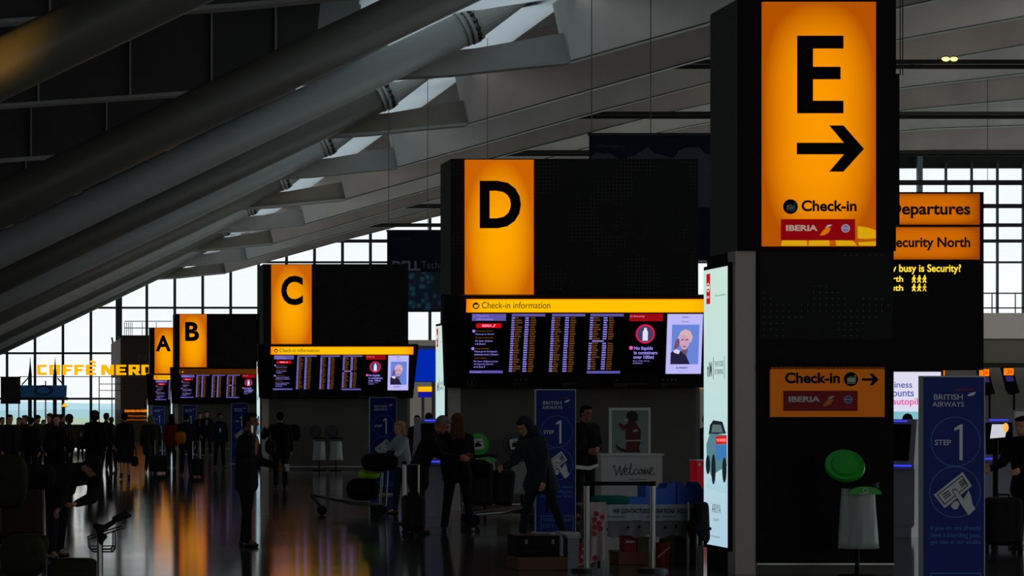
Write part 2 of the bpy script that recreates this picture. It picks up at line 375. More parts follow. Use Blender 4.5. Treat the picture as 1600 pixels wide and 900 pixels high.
# far gable: one great window of dark frames, outside a hazy field and hills
wn = struct(bpy.data.objects.new('window_1', None)); COL.objects.link(wn); wn.location = (40, YF, 0); wn['label'] = 'tall glazed far gable with dark frames'
MB().add([(XL, YF + .1, 0), (XR, YF + .1, 0), (XR, YF + .1, 24.9), (XL, YF + .1, 24.9)], [(0, 1, 2, 3)]).build('pane', GLASS, wn)
fr = MB(); s = S(YF); hw = 2.1 / s
cols = [11 + 43.65 * i for i in range(-9, 14)] + [1437 - 40.3 * i for i in range(1, 20)] + [1477 + 40.2 * i for i in range(0, 11)]
for px in cols:
    if X(px, YF) < XL or X(px, YF) > XR: continue
    hh = 5.0 / s if abs(px - 185.6) < 3 else (hw if px < 1000 else 1.5 / s)
    fr.box(X(px, YF) - hh, X(px, YF) + hh, YF - .25, YF, 0, 25.3)
fr.build('mullion', MULL, wn)
MB().box(X(1430, YF), X(1438, YF), YF - .6, YF - .26, 0, 26).build('mullion', mat('blue_grey_column', (92, 112, 128), .5), wn)
tr = MB()
for py in (481, 552, 623, 410): tr.box(XL, XR if py > 600 or py == 410 else X(900, YF), YF - .3, YF - .02, Z(py + 1.6, YF), Z(py - 1.6, YF))
tr.box(XL, XR, YF - .3, YF - .02, 0, .3)
tr.build('transom', MULL, wn)
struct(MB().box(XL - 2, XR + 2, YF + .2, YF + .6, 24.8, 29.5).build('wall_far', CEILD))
# left long side: unseen wall, closed to keep daylight out
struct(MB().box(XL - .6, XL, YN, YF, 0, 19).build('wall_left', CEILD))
struct(MB().box(XR, XR + .6, YN, YF, 0, 4).build('wall_right', TAUPE)); struct(MB().box(XR, XR + .6, YN, YF, 20, 28.8).build('wall_right_upper', ROOF))
wb = MB().box(XL, XR, YN - .6, YN, 0, 3); wb.box(XL, XR, YN - .6, YN, 15, 28.5); wb.box(XL, -5, YN - .6, YN, 3, 15); wb.box(65, XR, YN - .6, YN, 3, 15); struct(wb.build('wall_near', TAUPE))
for nm, q in (('window_2', [(XR + .3, YN, 4), (XR + .3, YF, 4), (XR + .3, YF, 20), (XR + .3, YN, 20)]), ('window_3', [(-5, YN - .3, 3), (65, YN - .3, 3), (65, YN - .3, 15), (-5, YN - .3, 15)])):
    struct(MB().add(q, [(0, 1, 2, 3)]).build(nm, GLASS))
# outside
grd = MB().box(-3000, 3000, YF + 2, 5000, -3.2, -3)
struct(grd.build('ground_outside', mat('airfield_grass', (188, 205, 178), .9, spec=0, noise=.004)))
hl = MB()
for row, (Y, h) in enumerate(((3000, 7), (4200, 22))):
    vs = []; n_ = 0; x = -2500
    while x < 3500:
        z = h * (.75 + .25 * math.sin(x * .0031 + row) + .14 * math.sin(x * .013 + 2 * row)); vs += [(x, Y - 500, -3), (x, Y, z), (x, Y + 500, -3)]; x += 40; n_ += 1
    hl.add(vs, [f_ for i in range(n_ - 1) for f_ in ((3 * i, 3 * i + 3, 3 * i + 4, 3 * i + 1), (3 * i + 1, 3 * i + 4, 3 * i + 5, 3 * i + 2))], row)
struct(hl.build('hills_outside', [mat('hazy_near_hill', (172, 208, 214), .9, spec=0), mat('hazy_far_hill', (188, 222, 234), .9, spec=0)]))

fd = bpy.data.lights.new('mezzanine_fill', 'SPOT'); fd.energy = 9000; fd.spot_size = R(70); fd.spot_blend = .8; fd.color = (1, .97, .9)   # unseen spot added to brighten the mezzanine front
fo = bpy.data.objects.new('mezzanine_fill', fd); COL.objects.link(fo); fo.location = (56, 87, 16.6); fo.rotation_euler = (R(72), 0, R(-2))
# mezzanine at the right: parapet, soffit, handrail
Y = 120.0; mz = struct(bpy.data.objects.new('trim_1', None)); COL.objects.link(mz); mz.location = (60, Y, 0); mz['label'] = 'pale mezzanine edge with soffit and railing'
MB().box(X(1400, Y), XR, Y, Y + .3, Z(529, Y), Z(489, Y)).build('parapet', mat('pale_parapet', (190, 186, 180), .7), mz)
MB().prism([(Y, Z(529, Y)), (Y + .3, Z(529, Y)), (Y + 14, Z(545, Y)), (Y + 14, Z(566, Y)), (Y + 1.5, Z(566, Y)), (Y + .2, Z(532, Y))], X(1400, Y), XR, ax='x').build('soffit', mat('beige_soffit', (150, 146, 132), .7), mz)
MB().box(X(1400, Y), XR, Y + .6, Y + 14, Z(489, Y) - .5, Z(489, Y) - .3).build('deck', TAUPE, mz)
for i in range(20):
    x = X(1406 + 36.5 * i, Y)
    if x < XR: MB().cyl((x, Y + .15, Z(489, Y)), (x, Y + .15, Z(459, Y)), .03, n=6).build('railing_post', DSTEEL, mz)
for py in (458, 481): MB().cyl((X(1400, Y), Y + .15, Z(py, Y)), (XR, Y + .15, Z(py, Y)), .035, n=6).build('handrail', DSTEEL, mz)
struct(MB().box(X(634, 142), XR, 141, 141.6, 0, 6.05).build('wall_right_back', mat('back_wall_panel', (150, 146, 136), .7)))
area('desk_wall_fill', (48, 128, 5.6), (R(58), 0, 0), 70, 3, 1500, (1, .96, .9))      # unseen area lamp added to brighten the back wall
# ------------------------------------------------------------------ check-in towers
def ad_box(parent, xs, y0, y1, z0, z1):             # lit advertising case on the left flank of a tower, facing -X
    W = y1 - y0; m = 'advert_backlit'
    if m not in _M:
        q = mat(m, (20, 20, 20), .3); nt, b = nodes(q); tc = nt.nodes.new('ShaderNodeTexCoord'); sp = nt.nodes.new('ShaderNodeSeparateXYZ')
        cr = nt.nodes.new('ShaderNodeValToRGB'); e = cr.color_ramp.elements; e[0].color = (*lin((176, 208, 228)), 1); e[1].color = (*lin((205, 232, 220)), 1); e[1].position = .95
        k = cr.color_ramp.elements.new(.5); k.color = (*lin((196, 226, 226)), 1)
        nt.links.new(tc.outputs['Generated'], sp.inputs[0]); nt.links.new(sp.outputs['Z'], cr.inputs[0]); nt.links.new(cr.outputs[0], b.inputs['Emission Color']); b.inputs['Emission Strength'].default_value = .95
    fl = lambda u, y, z: (xs + y - .05, y1 - u, z)
    c = MB().box(xs - .045, xs, y0 - .02, y1 + .02, z0 - .04, z1 + .04).build('advert_case', BLACK, parent)
    MB().box(xs - .05, xs - .046, y0, y1, z0, z1).build('advert_panel', _M[m], c)
    H = z1 - z0; f = lambda u, v: (u * W, z0 + v * H)
    P = lambda pts: [f(u, v) for u, v in pts]
    car = MB(); k = .002
    car.prism(P([(.1, .205), (.98, .19), (1, .235), (.2, .245)]), 0, k, 3)
    car.prism(P([(.14, .30), (.12, .365), (.28, .405), (.98, .40), (.99, .29), (.55, .265), (.32, .25)]), -k, 0, 0)
    car.prism(P([(.22, .40), (.28, .435), (.42, .452), (.80, .447), (.95, .405)]), -k, 0, 4)
    car.prism(P([(.34, .408), (.40, .437), (.74, .436), (.84, .408)]), -2 * k, -k, 5)
    car.prism(P([(.52, .395), (.98, .398), (.99, .370), (.55, .365)]), -2 * k, -k, 1)
    car.prism(P([(.56, .385), (.96, .388), (.96, .376), (.60, .376)]), -3 * k, -2 * k, 6)
    car.prism(P([(.52, .363), (.99, .365), (.98, .315), (.54, .310)]), -2 * k, -k, 2)
    for cu, cv, r in ((.44, .275, .055), (.90, .275, .045), (.20, .29, .035)):
        car.prism([f(cu + .09 * math.cos(t * .4), cv + r * math.sin(t * .4)) for t in range(16)], -3 * k, -2 * k, 4)
    car.turn(fl)
    car.build('car_picture', [glow('ad_teal', (84, 128, 140)), glow('ad_red', (205, 30, 30)), glow('ad_blue', (60, 120, 180)), glow('ad_shadow', (110, 165, 180)), glow('ad_dark', (22, 32, 36)), glow('ad_glassgrey', (90, 110, 112)), glow('ad_redlight', (255, 120, 110))], c)
    rd = MB().prism(P([(.12, .985), (.28, .985), (.28, .875), (.12, .875)]), -k, 0).turn(fl); rd.build('red_tab', glow('ad_redtab', (190, 20, 28)), c)
    rl = MB(); rl.ring(.2 * W, z0 + .935 * H, .05, .012, -2 * k, -k, 24); rl.box(.13 * W, .27 * W, -2 * k, -k, z0 + .931 * H, z0 + .939 * H)
    rl.text('NISSAN', .14 * W, .26 * W, z0 + .895 * H, z0 + .905 * H, -k, .01); rl.turn(fl).build('tab_emblem', glow('ad_white', (235, 225, 225)), c)
    tx = MB(); T = lambda b, u0, u1, v0, v1, bo=.0: tx.text(b, u0 * W, u1 * W, z0 + v0 * H, z0 + v1 * H, 0, bo, .002)
    T('THE FUTURE', .47, .84, .645, .664, .01); T('OF DRIVING', .47, .84, .617, .636, .01); T('nIM', .16, .36, .610, .664, .03)
    for u in (.41, .88): tx.box(u * W, (u + .012) * W, -.002, 0, z0 + .6 * H, z0 + .68 * H)
    T('Drive something', .5, .92, .895, .905)
    T('ARIYA', .36, .74, .118, .150); T('CONCEPT', .42, .66, .088, .098); T('nissan', .3, .7, .03, .036)
    tx.turn(fl).build('lettering', glow('ad_grey_ink', (60, 72, 76)), c)
    return c

def suitcase_icon(mb, cx, cz, r, y, mi0):           # black disc with a white suitcase and tag
    mb.disc(cx, cz, r, y - .004, y - .001, 28, mi0)
    mb.box(cx - .55 * r, cx + .45 * r, y - .007, y - .004, cz - .42 * r, cz + .22 * r, mi0 + 1)
    mb.ring(cx - .05 * r, cz + .24 * r, .2 * r, .07 * r, y - .007, y - .004, 12, mi0 + 1)
    mb.box(cx - .6 * r, cx + .6 * r, y - .007, y - .004, cz - .62 * r, cz - .52 * r, mi0 + 1)
    mb.box(cx + .52 * r, cx + .64 * r, y - .007, y - .004, cz - .4 * r, cz + .3 * r, mi0 + 1)
    mb.ring(cx + .58 * r, cz + .45 * r, .16 * r, .06 * r, y - .007, y - .004, 12, mi0 + 1)
def airline_plate(parent, px0, px1, py0, py1, Y, red, white, gold, blue):
    x0, x1, z0, z1 = X(px0, Y), X(px1, Y), Z(py1, Y), Z(py0, Y); w_, h = x1 - x0, z1 - z0
    p = MB().box(x0, x1, Y - .012, Y, z0, z1).build('airline_plate', red, parent)
    MB().text('IBERIA', x0 + .065 * w_, x0 + .49 * w_, z0 + .44 * h, z0 + .72 * h, Y - .012, .035).build('lettering', white, p)
    e = MB()
    e.prism([(x0 + .52 * w_, z0 + .22 * h), (x0 + .56 * w_, z0 + .44 * h), (x0 + .62 * w_, z0 + .62 * h), (x0 + .67 * w_, z0 + .56 * h), (x0 + .64 * w_, z0 + .36 * h), (x0 + .58 * w_, z0 + .24 * h)], Y - .016, Y - .012, 0)
    e.prism([(x0 + .59 * w_, z0 + .58 * h), (x0 + .63 * w_, z0 + .73 * h), (x0 + .69 * w_, z0 + .74 * h), (x0 + .66 * w_, z0 + .64 * h)], Y - .016, Y - .012, 1)
    e.disc(x0 + .87 * w_, z0 + .56 * h, .19 * h, Y - .016, Y - .012, 20, 2)
    e.ring(x0 + .87 * w_, z0 + .56 * h, .2 * h, .03 * h, Y - .018, Y - .013, 20, 1)
    e.box(x0 + .82 * w_, x0 + .92 * w_, Y - .018, Y - .016, z0 + .55 * h, z0 + .59 * h, 1)
    e.build('emblem', [gold, white, blue], p)
    return p

def tower(Y, px0, px1, top, sign, label, wall, base, box_bottom, ptop):
    """px0..px1, top.. are read at depth Y; sign = (x0, x1, y0, y1)"""
    x0, x1 = X(px0, Y), X(px1, Y); D = 1.03
    t = thing('check_in_tower', label, 'sign tower', ((x0 + x1) / 2, Y + D / 2, 0), 'lettered check-in towers along the hall')
    zt, zb = Z(top, Y), Z(box_bottom, Y)
    MB().box(x0, x1, Y, Y + .06, zb, zt).build('front_cladding', BLACK if px0 > 1000 else BLACKP, t)
    MB().box(x0 + .002, x0 + .05, Y + .06, Y + D, zb, zt).build('side_cladding', SIDE, t)
    MB().box(x1 - .05, x1 - .002, Y + .06, Y + D, zb, zt).build('side_cladding', SIDE, t)
    MB().box(x0 + .05, x1 - .05, Y + .06, Y + D, zt - .06, zt - .01).build('roof_plate', BLACK, t)
    MB().box(x0 + .05, x1 - .05, Y + .06, Y + D, zb, zb + .05).build('soffit', BLACK, t)
    MB().box(x0 + .05, x1 - .05, Y + D - .05, Y + D, zb + .05, zt - .06).build('back_cladding', BLACK, t)
    a, b, c, d = sign
    ls = MB().box(X(a, Y), X(b, Y), Y - .05, Y - .001, Z(d, Y), Z(c, Y)).build('letter_sign', ORANGE_E if px0 > 1000 else ORANGE, t)
    # body below
    p0, p1 = ptop
    zp = Z(base, Y)
    MB().box(X(p0, Y) - .02, X(p1, Y), Y + .02, Y + .28, .0, zb).build('pilaster', TAUPE2, t)
    MB().box(X(p0, Y) - .02, X(p1, Y), Y + .28, Y + D, .0, zb).build('flank', BLACK, t)
    MB().box(X(p1, Y), X(px1 - 3, Y), Y + .01, Y + D, zp, zb).build('wall_panel', wall, t)
    MB().box(X(p1, Y), X(px1 - 3, Y), Y + .03, Y + D - .02, 0, zp - .015).build('plinth', TAUPE, t)
    MB().box(X(p1, Y), X(px1 - 3, Y), Y - .005, Y + .04, zp - .018, zp).build('plinth_trim', STEEL, t)
    ad_box(t, X(p0, Y) - .02, Y + .14, Y + .98, .27, 3.27)
    return t, ls

def assumed_uplight(x, Y, z, p):              # unseen warm lamp, assumed on a tower top, added to warm the roof above
    u = bpy.data.lights.new('assumed_tower_uplight', 'SPOT'); u.energy = p; u.spot_size = R(75); u.spot_blend = 1; u.color = (1, .68, .52); u.shadow_soft_size = .2
    o = bpy.data.objects.new('assumed_tower_uplight', u); COL.objects.link(o); o.location = (x, Y, z); o.rotation_euler = (R(176), 0, 0)
def letter(ls, ch, Y, px0, px1, py0, py1, bold=.035):
    MB().text(ch, X(px0, Y), X(px1, Y), Z(py1, Y), Z(py0, Y), Y - .05, bold, .006).build('lettering', INK, ls)

YD = 42.0
tD, sD = tower(YD, 705, 1091, 248, (726, 833, 250, 487), 'black check-in tower with orange letter D sign, its board above white welcome box', TAUPE, 787, 596, (703, 720))
for Y, ch, lab in ((71.6, 'C', 'black check-in tower with orange letter C sign, between towers B and D'), (107.4, 'B', 'black check-in tower with orange letter B sign, beside tower A'), (124.5, 'A', 'black check-in tower with orange letter A sign, farthest of the towers')):
    c = copy_tree(tD, label=lab, loc=tD.location + Vector((0, Y - YD, 0)))
    s_ = [q for q in c.children if q.name.startswith('letter_sign')][0]
    dx = {'C': (439, 473, 431, 477), 'B': (289, 311, 503, 533), 'A': (243, 267, 524, 549)}[ch]
    off = Vector((0, Y - YD, 0))
    MB().text(ch, X(dx[0], Y), X(dx[1], Y), Z(dx[3], Y), Z(dx[2], Y), Y - .05, .035, .006).build('lettering', INK, s_)
for q_ in (42.0, 71.6, 107.4, 124.5): assumed_uplight(10.5, q_ + .6, 6.7, 420)
letter(sD, 'D', YD, 748.5, 813, 283, 357)

YE = 25.2
tE, sE = tower(YE, 1155, 1400, -3, (1190, 1366, 4, 385), 'tall black check-in tower with orange letter E sign, nearest of the towers', BLACK, 880, 392, (1153, 1182))
e = MB(); q = lambda px, py: (X(px, YE), Z(py, YE))
e.prism([q(1243, 57), q(1315, 57), q(1315, 77), q(1267.5, 77), q(1267.5, 105.5), q(1310.5, 105.5), q(1310.5, 125), q(1267.5, 125), q(1267.5, 158.5), q(1315, 158.5), q(1315, 178), q(1243, 178)], YE - .056, YE - .05)
e.build('lettering', INK, sE)
e = MB(); e.prism([q(1242.5, 224), q(1316, 224), q(1293, 197), q(1315, 197), q(1347, 233.5), q(1315, 269), q(1293, 269), q(1316, 242), q(1242.5, 242)], YE - .056, YE - .05)
e.build('arrow', INK, sE)
e = MB(); e.text('Check-in', X(1249.5, YE), X(1335.5, YE), Z(331, YE), Z(313.5, YE), YE - .05, .03, .006); e.build('lettering', BROWNINK, sE)
e = MB(); suitcase_icon(e, X(1232.5, YE), Z(323.5, YE), 11.5 / S(YE), YE - .05, 0); e.build('suitcase_symbol', [INK, mat('symbol_grey', (150, 150, 140), .6)], sE)
airline_plate(sE, 1220, 1335.5, 342.5, 375.5, YE - .05, glow('backlit_airline_red', (128, 3, 10)), glow('backlit_plate_white', (165, 140, 130)), glow('backlit_gold', (205, 105, 10)), glow('backlit_violet', (110, 95, 150)))
e = MB(); y0 = YE - .055
def band(pts): e.prism([q(*p) for p in pts], y0, YE - .05)
band([(1219.5, 376), (1257.5, 376), (1258.5, 384.5), (1218, 384.5)]); band([(1262, 376), (1293, 376), (1293.5, 384.5), (1260.5, 384.5)])
band([(1303, 376), (1330, 376.5), (1336, 384.5), (1304, 384.5)]); band([(1337.5, 354), (1350, 355.5), (1365.5, 360), (1365.5, 373), (1350, 374), (1337.5, 373)]); band([(1338, 379), (1365.5, 377.5), (1365.5, 384.5), (1340, 384.5)])
e.build('yellow_pattern', glow('backlit_yellow', (214, 160, 10)), sE)
MB().box(X(1186, YE), X(1394, YE), YE - .002, YE + .01, Z(531, YE), Z(394, YE)).build('perforated_panel', BLACKP, tE)
# ledge and the small unlit direction sign
MB().box(X(1182, YE), X(1396, YE), YE - .03, YE + .01, Z(577, YE), Z(569, YE)).build('ledge', BLACK, tE)
sm = MB().box(X(1203, YE), X(1380.5, YE), YE - .03, YE + .01, Z(651.5, YE), Z(573.5, YE)).build('direction_sign', mat('orange_sign_sheet', (250, 128, 14), .6, spec=.1, emit=(92, 44, 4), es=.7), tE)  # sign is unlit; a faint orange glow is added to its sheet
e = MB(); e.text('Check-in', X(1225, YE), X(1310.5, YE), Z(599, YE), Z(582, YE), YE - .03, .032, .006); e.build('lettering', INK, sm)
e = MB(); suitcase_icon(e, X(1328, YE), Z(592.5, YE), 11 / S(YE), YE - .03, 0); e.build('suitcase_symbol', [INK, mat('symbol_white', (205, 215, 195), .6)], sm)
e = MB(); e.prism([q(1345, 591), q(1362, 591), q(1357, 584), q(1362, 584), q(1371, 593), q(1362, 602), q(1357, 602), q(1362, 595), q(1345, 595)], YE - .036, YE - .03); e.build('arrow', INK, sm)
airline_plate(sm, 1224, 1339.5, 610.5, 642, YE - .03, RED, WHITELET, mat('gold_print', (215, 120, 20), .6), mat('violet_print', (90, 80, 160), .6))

# ------------------------------------------------------------------ check-in information boards (built for D, copied to C, B, A)
YB = 41.55
bd = thing('information_board', 'wide black flight screen board on tower D, lit amber header', 'display board', (X(907, YB), YB, Z(536, YB)), 'flight screen boards on the towers')
bx = lambda a, b, c, d, y0, y1: MB().box(X(a, YB), X(b, YB), y0, y1, Z(d, YB), Z(c, YB))
MB().prism([(X(700, YB), Z(606, YB)), (X(1110, YB), Z(606, YB)), (X(1122, YB), Z(462, YB)), (X(692, YB), Z(462, YB))], YB, YB + .3).build('housing', BLACK, bd)
for q_ in (760, 907, 1050): MB().box(X(q_, YB) - .08, X(q_, YB) + .08, YB + .28, YD + .002, Z(560, YB), Z(500, YB)).build('bracket', BLACK, bd)
hd = bx(727, 1107, 467, 487.5, YB - .10, YB - .001).build('header', AMBER, bd)
MB().text('Check-in information', X(749.5, YB), X(856, YB), Z(481, YB), Z(471, YB), YB - .10, .0, .004).build('lettering', mat('header_brown', (110, 50, 0), .7), hd)
e = MB(); suitcase_icon(e, X(740.5, YB), Z(477, YB), 5.2 / S(YB), YB - .10, 0); e.build('suitcase_symbol', [mat('symbol_brown', (60, 24, 0), .7), glow('symbol_amber', (255, 190, 20))], hd)
y = YB - .03
def scr(a, b): return bx(a, b, 489, 585, YB - .03, YB - .001).build('screen', SCRBLACK, bd)
def put(par, nm, m, fill):
    e = MB(); fill(e); return e.build(nm, m, par)
rect = lambda e, a, b, c, d, o=0, mi=0: e.box(X(a, YB), X(b, YB), y - .004 - o, y - o, Z(d, YB), Z(c, YB), mi)
txt = lambda e, b, x0, x1, y0, y1, bo=0., o=0: e.text(b, X(x0, YB), X(x1, YB), Z(y1, YB), Z(y0, YB), y - o, bo, .004)
s1 = scr(732, 792)
put(s1, 'title_bar', LILACBAR, lambda e: rect(e, 736, 789, 490, 501)); put(s1, 'footer_bar', LILACBAR, lambda e: rect(e, 734, 786, 579, 583))
put(s1, 'lettering', LILAC, lambda e: (txt(e, 'Check-in', 743, 762, 491, 494.6, .01, .004), txt(e, 'information', 743, 769, 496, 500, .01, .004), txt(e, 'i', 738.5, 739.6, 491, 496, .02, .004),
    txt(e, 'Please go to Zone E', 742, 771, 520.5, 523.5, .01), txt(e, 'Por favor diríjanse', 742, 769, 531, 534.5, .01), txt(e, 'a la Zona E', 742, 758, 535.5, 538.5, .01),
    txt(e, 'Please go to the Special', 741, 776, 547.5, 551, .01), txt(e, 'assistance area in Zone E', 741, 778, 552, 555, .01),
    txt(e, 'Por favor diríjanse al área', 740.5, 778, 563, 566.5, .01), txt(e, 'de Atención Especial', 740.5, 771, 567.5, 570.5, .01), txt(e, 'en la Zona E', 740.5, 758, 571.5, 574.5, .01), txt(e, 'Announcements', 735, 752, 580, 582.3, .01, .004)))
put(s1, 'lettering', WARMTXT, lambda e: (txt(e, 'Iberia passengers', 743, 769, 515.5, 518.5, .015), txt(e, 'Pasajeros de Iberia', 742, 770, 526, 529, .015), txt(e, 'Young traveller', 742, 764.5, 543, 546.5, .015), txt(e, 'Joven viajero', 741, 760.5, 558, 561, .015)))
put(s1, 'bullet', LILAC, lambda e: (e.disc(X(739.3, YB), Z(517, YB), .026, y - .004, y, 16), e.disc(X(738.5, YB), Z(544.5, YB), .026, y - .004, y, 16)))
rb = put(s1, 'airline_bar', glow('screen_red', (205, 6, 20)), lambda e: rect(e, 743, 782, 505, 512))
put(rb, 'lettering', glow('screen_pink', (255, 150, 190)), lambda e: (txt(e, 'IBERIA', 752, 767, 506.8, 510.3, .03, .004), e.prism([(X(768, YB), Z(511, YB)), (X(772, YB), Z(506, YB)), (X(773, YB), Z(507, YB)), (X(770, YB), Z(511, YB))], y - .008, y - .004)))
rnd = random.Random(5)
for n, x0 in enumerate((797, 859.5, 919.5)):
    sc = scr(x0 - 3, x0 + 56)
    put(sc, 'title_bar', LILACBAR, lambda e: rect(e, x0 + 1, x0 + 53, 490, 494))
    if n == 2: put(sc, 'footer_bar', LILACBAR, lambda e: rect(e, x0 - 2, x0 + 50, 579.5, 583.5))
    ea, eb, ec_, ed = MB(), MB(), MB(), MB()
    for r in range(24):
        if n == 2 and r in (10, 23):
            if r == 10: rect(eb, x0 + 5, x0 + 23, 495.6 + r * 3.62, 497.4 + r * 3.62)
            continue
        yy = 495.3 + r * 3.62; lean = -r * .10
        def word(e, xa, nch):
            xx = xa
            for c in range(nch):
                w_ = rnd.uniform(.75, 1.15); rect(e, xx, xx + w_, yy + rnd.choice((0, .3)), yy + 2.1); xx += w_ + .28
        word(eb, x0 + 1 + lean, 4); word(ea, x0 + 6.8 + lean, rnd.randint(4, 9)); word(ec_, x0 + 22 + lean, 5); word(ed, x0 + 30.5 + lean, rnd.randint(6, 7))
    ea.build('destination_column', WARMTXT, sc); eb.build('time_column', LILAC, sc); ec_.build('flight_column', LILAC, sc); ed.build('gate_column', WARMTXT, sc)
s5 = scr(978, 1038)
rs = put(s5, 'title_bar', REDGLOW, lambda e: rect(e, 981.5, 1034, 490, 501.5))
put(rs, 'lettering', glow('screen_rose', (235, 120, 160)), lambda e: (txt(e, 'Security', 988, 1005, 492, 496, .01, .004), e.ring(X(984.5, YB), Z(493.8, YB), .018, .006, y - .008, y - .004, 12)))
put(s5, 'warning_ring', glow('screen_magenta', (225, 18, 80)), lambda e: e.ring(X(1007, YB), Z(521.5, YB), 15 / S(YB), 2.4 / S(YB), y - .004, y, 40))
put(s5, 'bottle_picture', [glow('screen_white', (225, 220, 250)), glow('screen_dusk', (70, 60, 95))], lambda e: (e.disc(X(1007, YB), Z(521.5, YB), 12.6 / S(YB), y - .002, y, 30, 1), e.prism([(X(1003, YB), Z(532, YB)), (X(1011, YB), Z(532, YB)), (X(1011, YB), Z(518, YB)), (X(1009, YB), Z(515, YB)), (X(1009, YB), Z(512, YB)), (X(1005, YB), Z(512, YB)), (X(1005, YB), Z(515, YB)), (X(1003, YB), Z(518, YB))], y - .006, y - .002, 0)))
put(s5, 'lettering', LILAC, lambda e: (txt(e, 'No liquids', 990, 1019.5, 541, 548, .03), txt(e, 'in containers', 990, 1027, 548.5, 553.5, .03), txt(e, 'over 100ml', 989.5, 1021.5, 555, 560.5, .03), txt(e, 'Please, drinks, make-up', 989, 1015, 562.8, 565.2, .01), txt(e, 'and toiletries', 989, 1004, 566, 568.3, .01)))
put(s5, 'bullet', glow('screen_pinkdot', (235, 90, 170)), lambda e: e.disc(X(985.5, YB), Z(543.3, YB), 3 / S(YB), y - .004, y, 16))
s6 = bx(1041.5, 1096, 490.5, 584, YB - .034, YB - .001).build('advert_screen', glow('screen_lavender', (188, 184, 250)), bd)
y = YB - .034
pt = put(s6, 'portrait', [glow('por_sky', (104, 132, 214)), glow('por_face', (206, 160, 190)), glow('por_hair', (214, 176, 182)), glow('por_coat', (34, 30, 60)), glow('por_dark', (110, 80, 110)), glow('por_white', (220, 205, 235))], lambda e: (
    rect(e, 1048.5, 1091, 507, 569, 0, 0),
    [e.prism([(X(a, YB), Z(b, YB)) for a, b in P], y - .006 - .001 * i, y - .004, mi) for i, (mi, P) in enumerate((
        (3, [(1047.5, 569), (1047.5, 551), (1054, 546), (1063, 548), (1072, 556), (1078, 569)]),
        (4, [(1068, 538), (1074, 545), (1072, 556), (1064, 549)]), (4, [(1052, 545), (1055, 531), (1062, 526), (1060, 540), (1056, 546)]),
        (1, [(1060, 528), (1064, 522), (1072, 521), (1077, 527), (1076, 538), (1071, 546), (1066, 546), (1061, 538)]),
        (2, [(1058, 528), (1062, 518), (1069, 514), (1077, 517), (1081, 526), (1078, 536), (1076, 529), (1070, 523), (1063, 524), (1060, 530)]),
        (5, [(1051, 548), (1056, 545), (1062, 548), (1060, 553), (1053, 551)]),
        (4, [(1063, 530), (1067, 529), (1067, 531), (1063, 532)]), (4, [(1070, 530), (1074, 529), (1074, 531), (1070, 532)]), (4, [(1066, 540), (1071, 540), (1070, 542), (1067, 542)])))]))
put(s6, 'lettering', glow('por_ink', (60, 52, 110)), lambda e: (txt(e, 'BURBERRY', 1057, 1076, 573, 576, .02), txt(e, 'Her', 1064, 1074, 493, 496.5), txt(e, 'Perfume', 1063, 1074, 501, 503.2), txt(e, 'burberry.com', 1059, 1075, 579.2, 580.4)))
y = YB - .001
e = MB(); e.ring(X(739, YB), Z(596.5, YB), .085, .008, y - .004, y, 28); txt(e, 'i', 738, 740, 592, 601, .02)
for xx in (806, 814, 822, 965, 1037, 1043, 1050, 1056): rect(e, xx, xx + 3, 592, 595.5)
for xx, wd in ((803, 12), (880, 24), (962, 52), (1036, 27)): rect(e, xx, xx + wd, 599.5, 600.7); rect(e, xx, xx + wd * .4, 602.3, 603.5)
e.build('faint_symbols', mat('faint_grey_print', (70, 70, 70), .7), bd)
bd.rotation_euler = (R(7), 0, 0)
for Y, lab, st in ((71.6, 'wide black flight screen board on tower C, lit amber header', 1), (107.4, 'black flight screen board on tower B with unlit dark orange header', 0), (124.5, 'black flight screen board on tower A, mostly hidden by tower B', 1)):
    c = copy_tree(bd, label=lab, loc=bd.location + Vector((0, Y - YD, 0)))
    if not st:
        h = [q_ for q_ in c.children if q_.name.startswith('header')][0]
        h.material_slots[0].link = 'OBJECT'; h.material_slots[0].material = glow('header_dim', (78, 38, 2))  # header is off; its dim orange is a glow put into the material

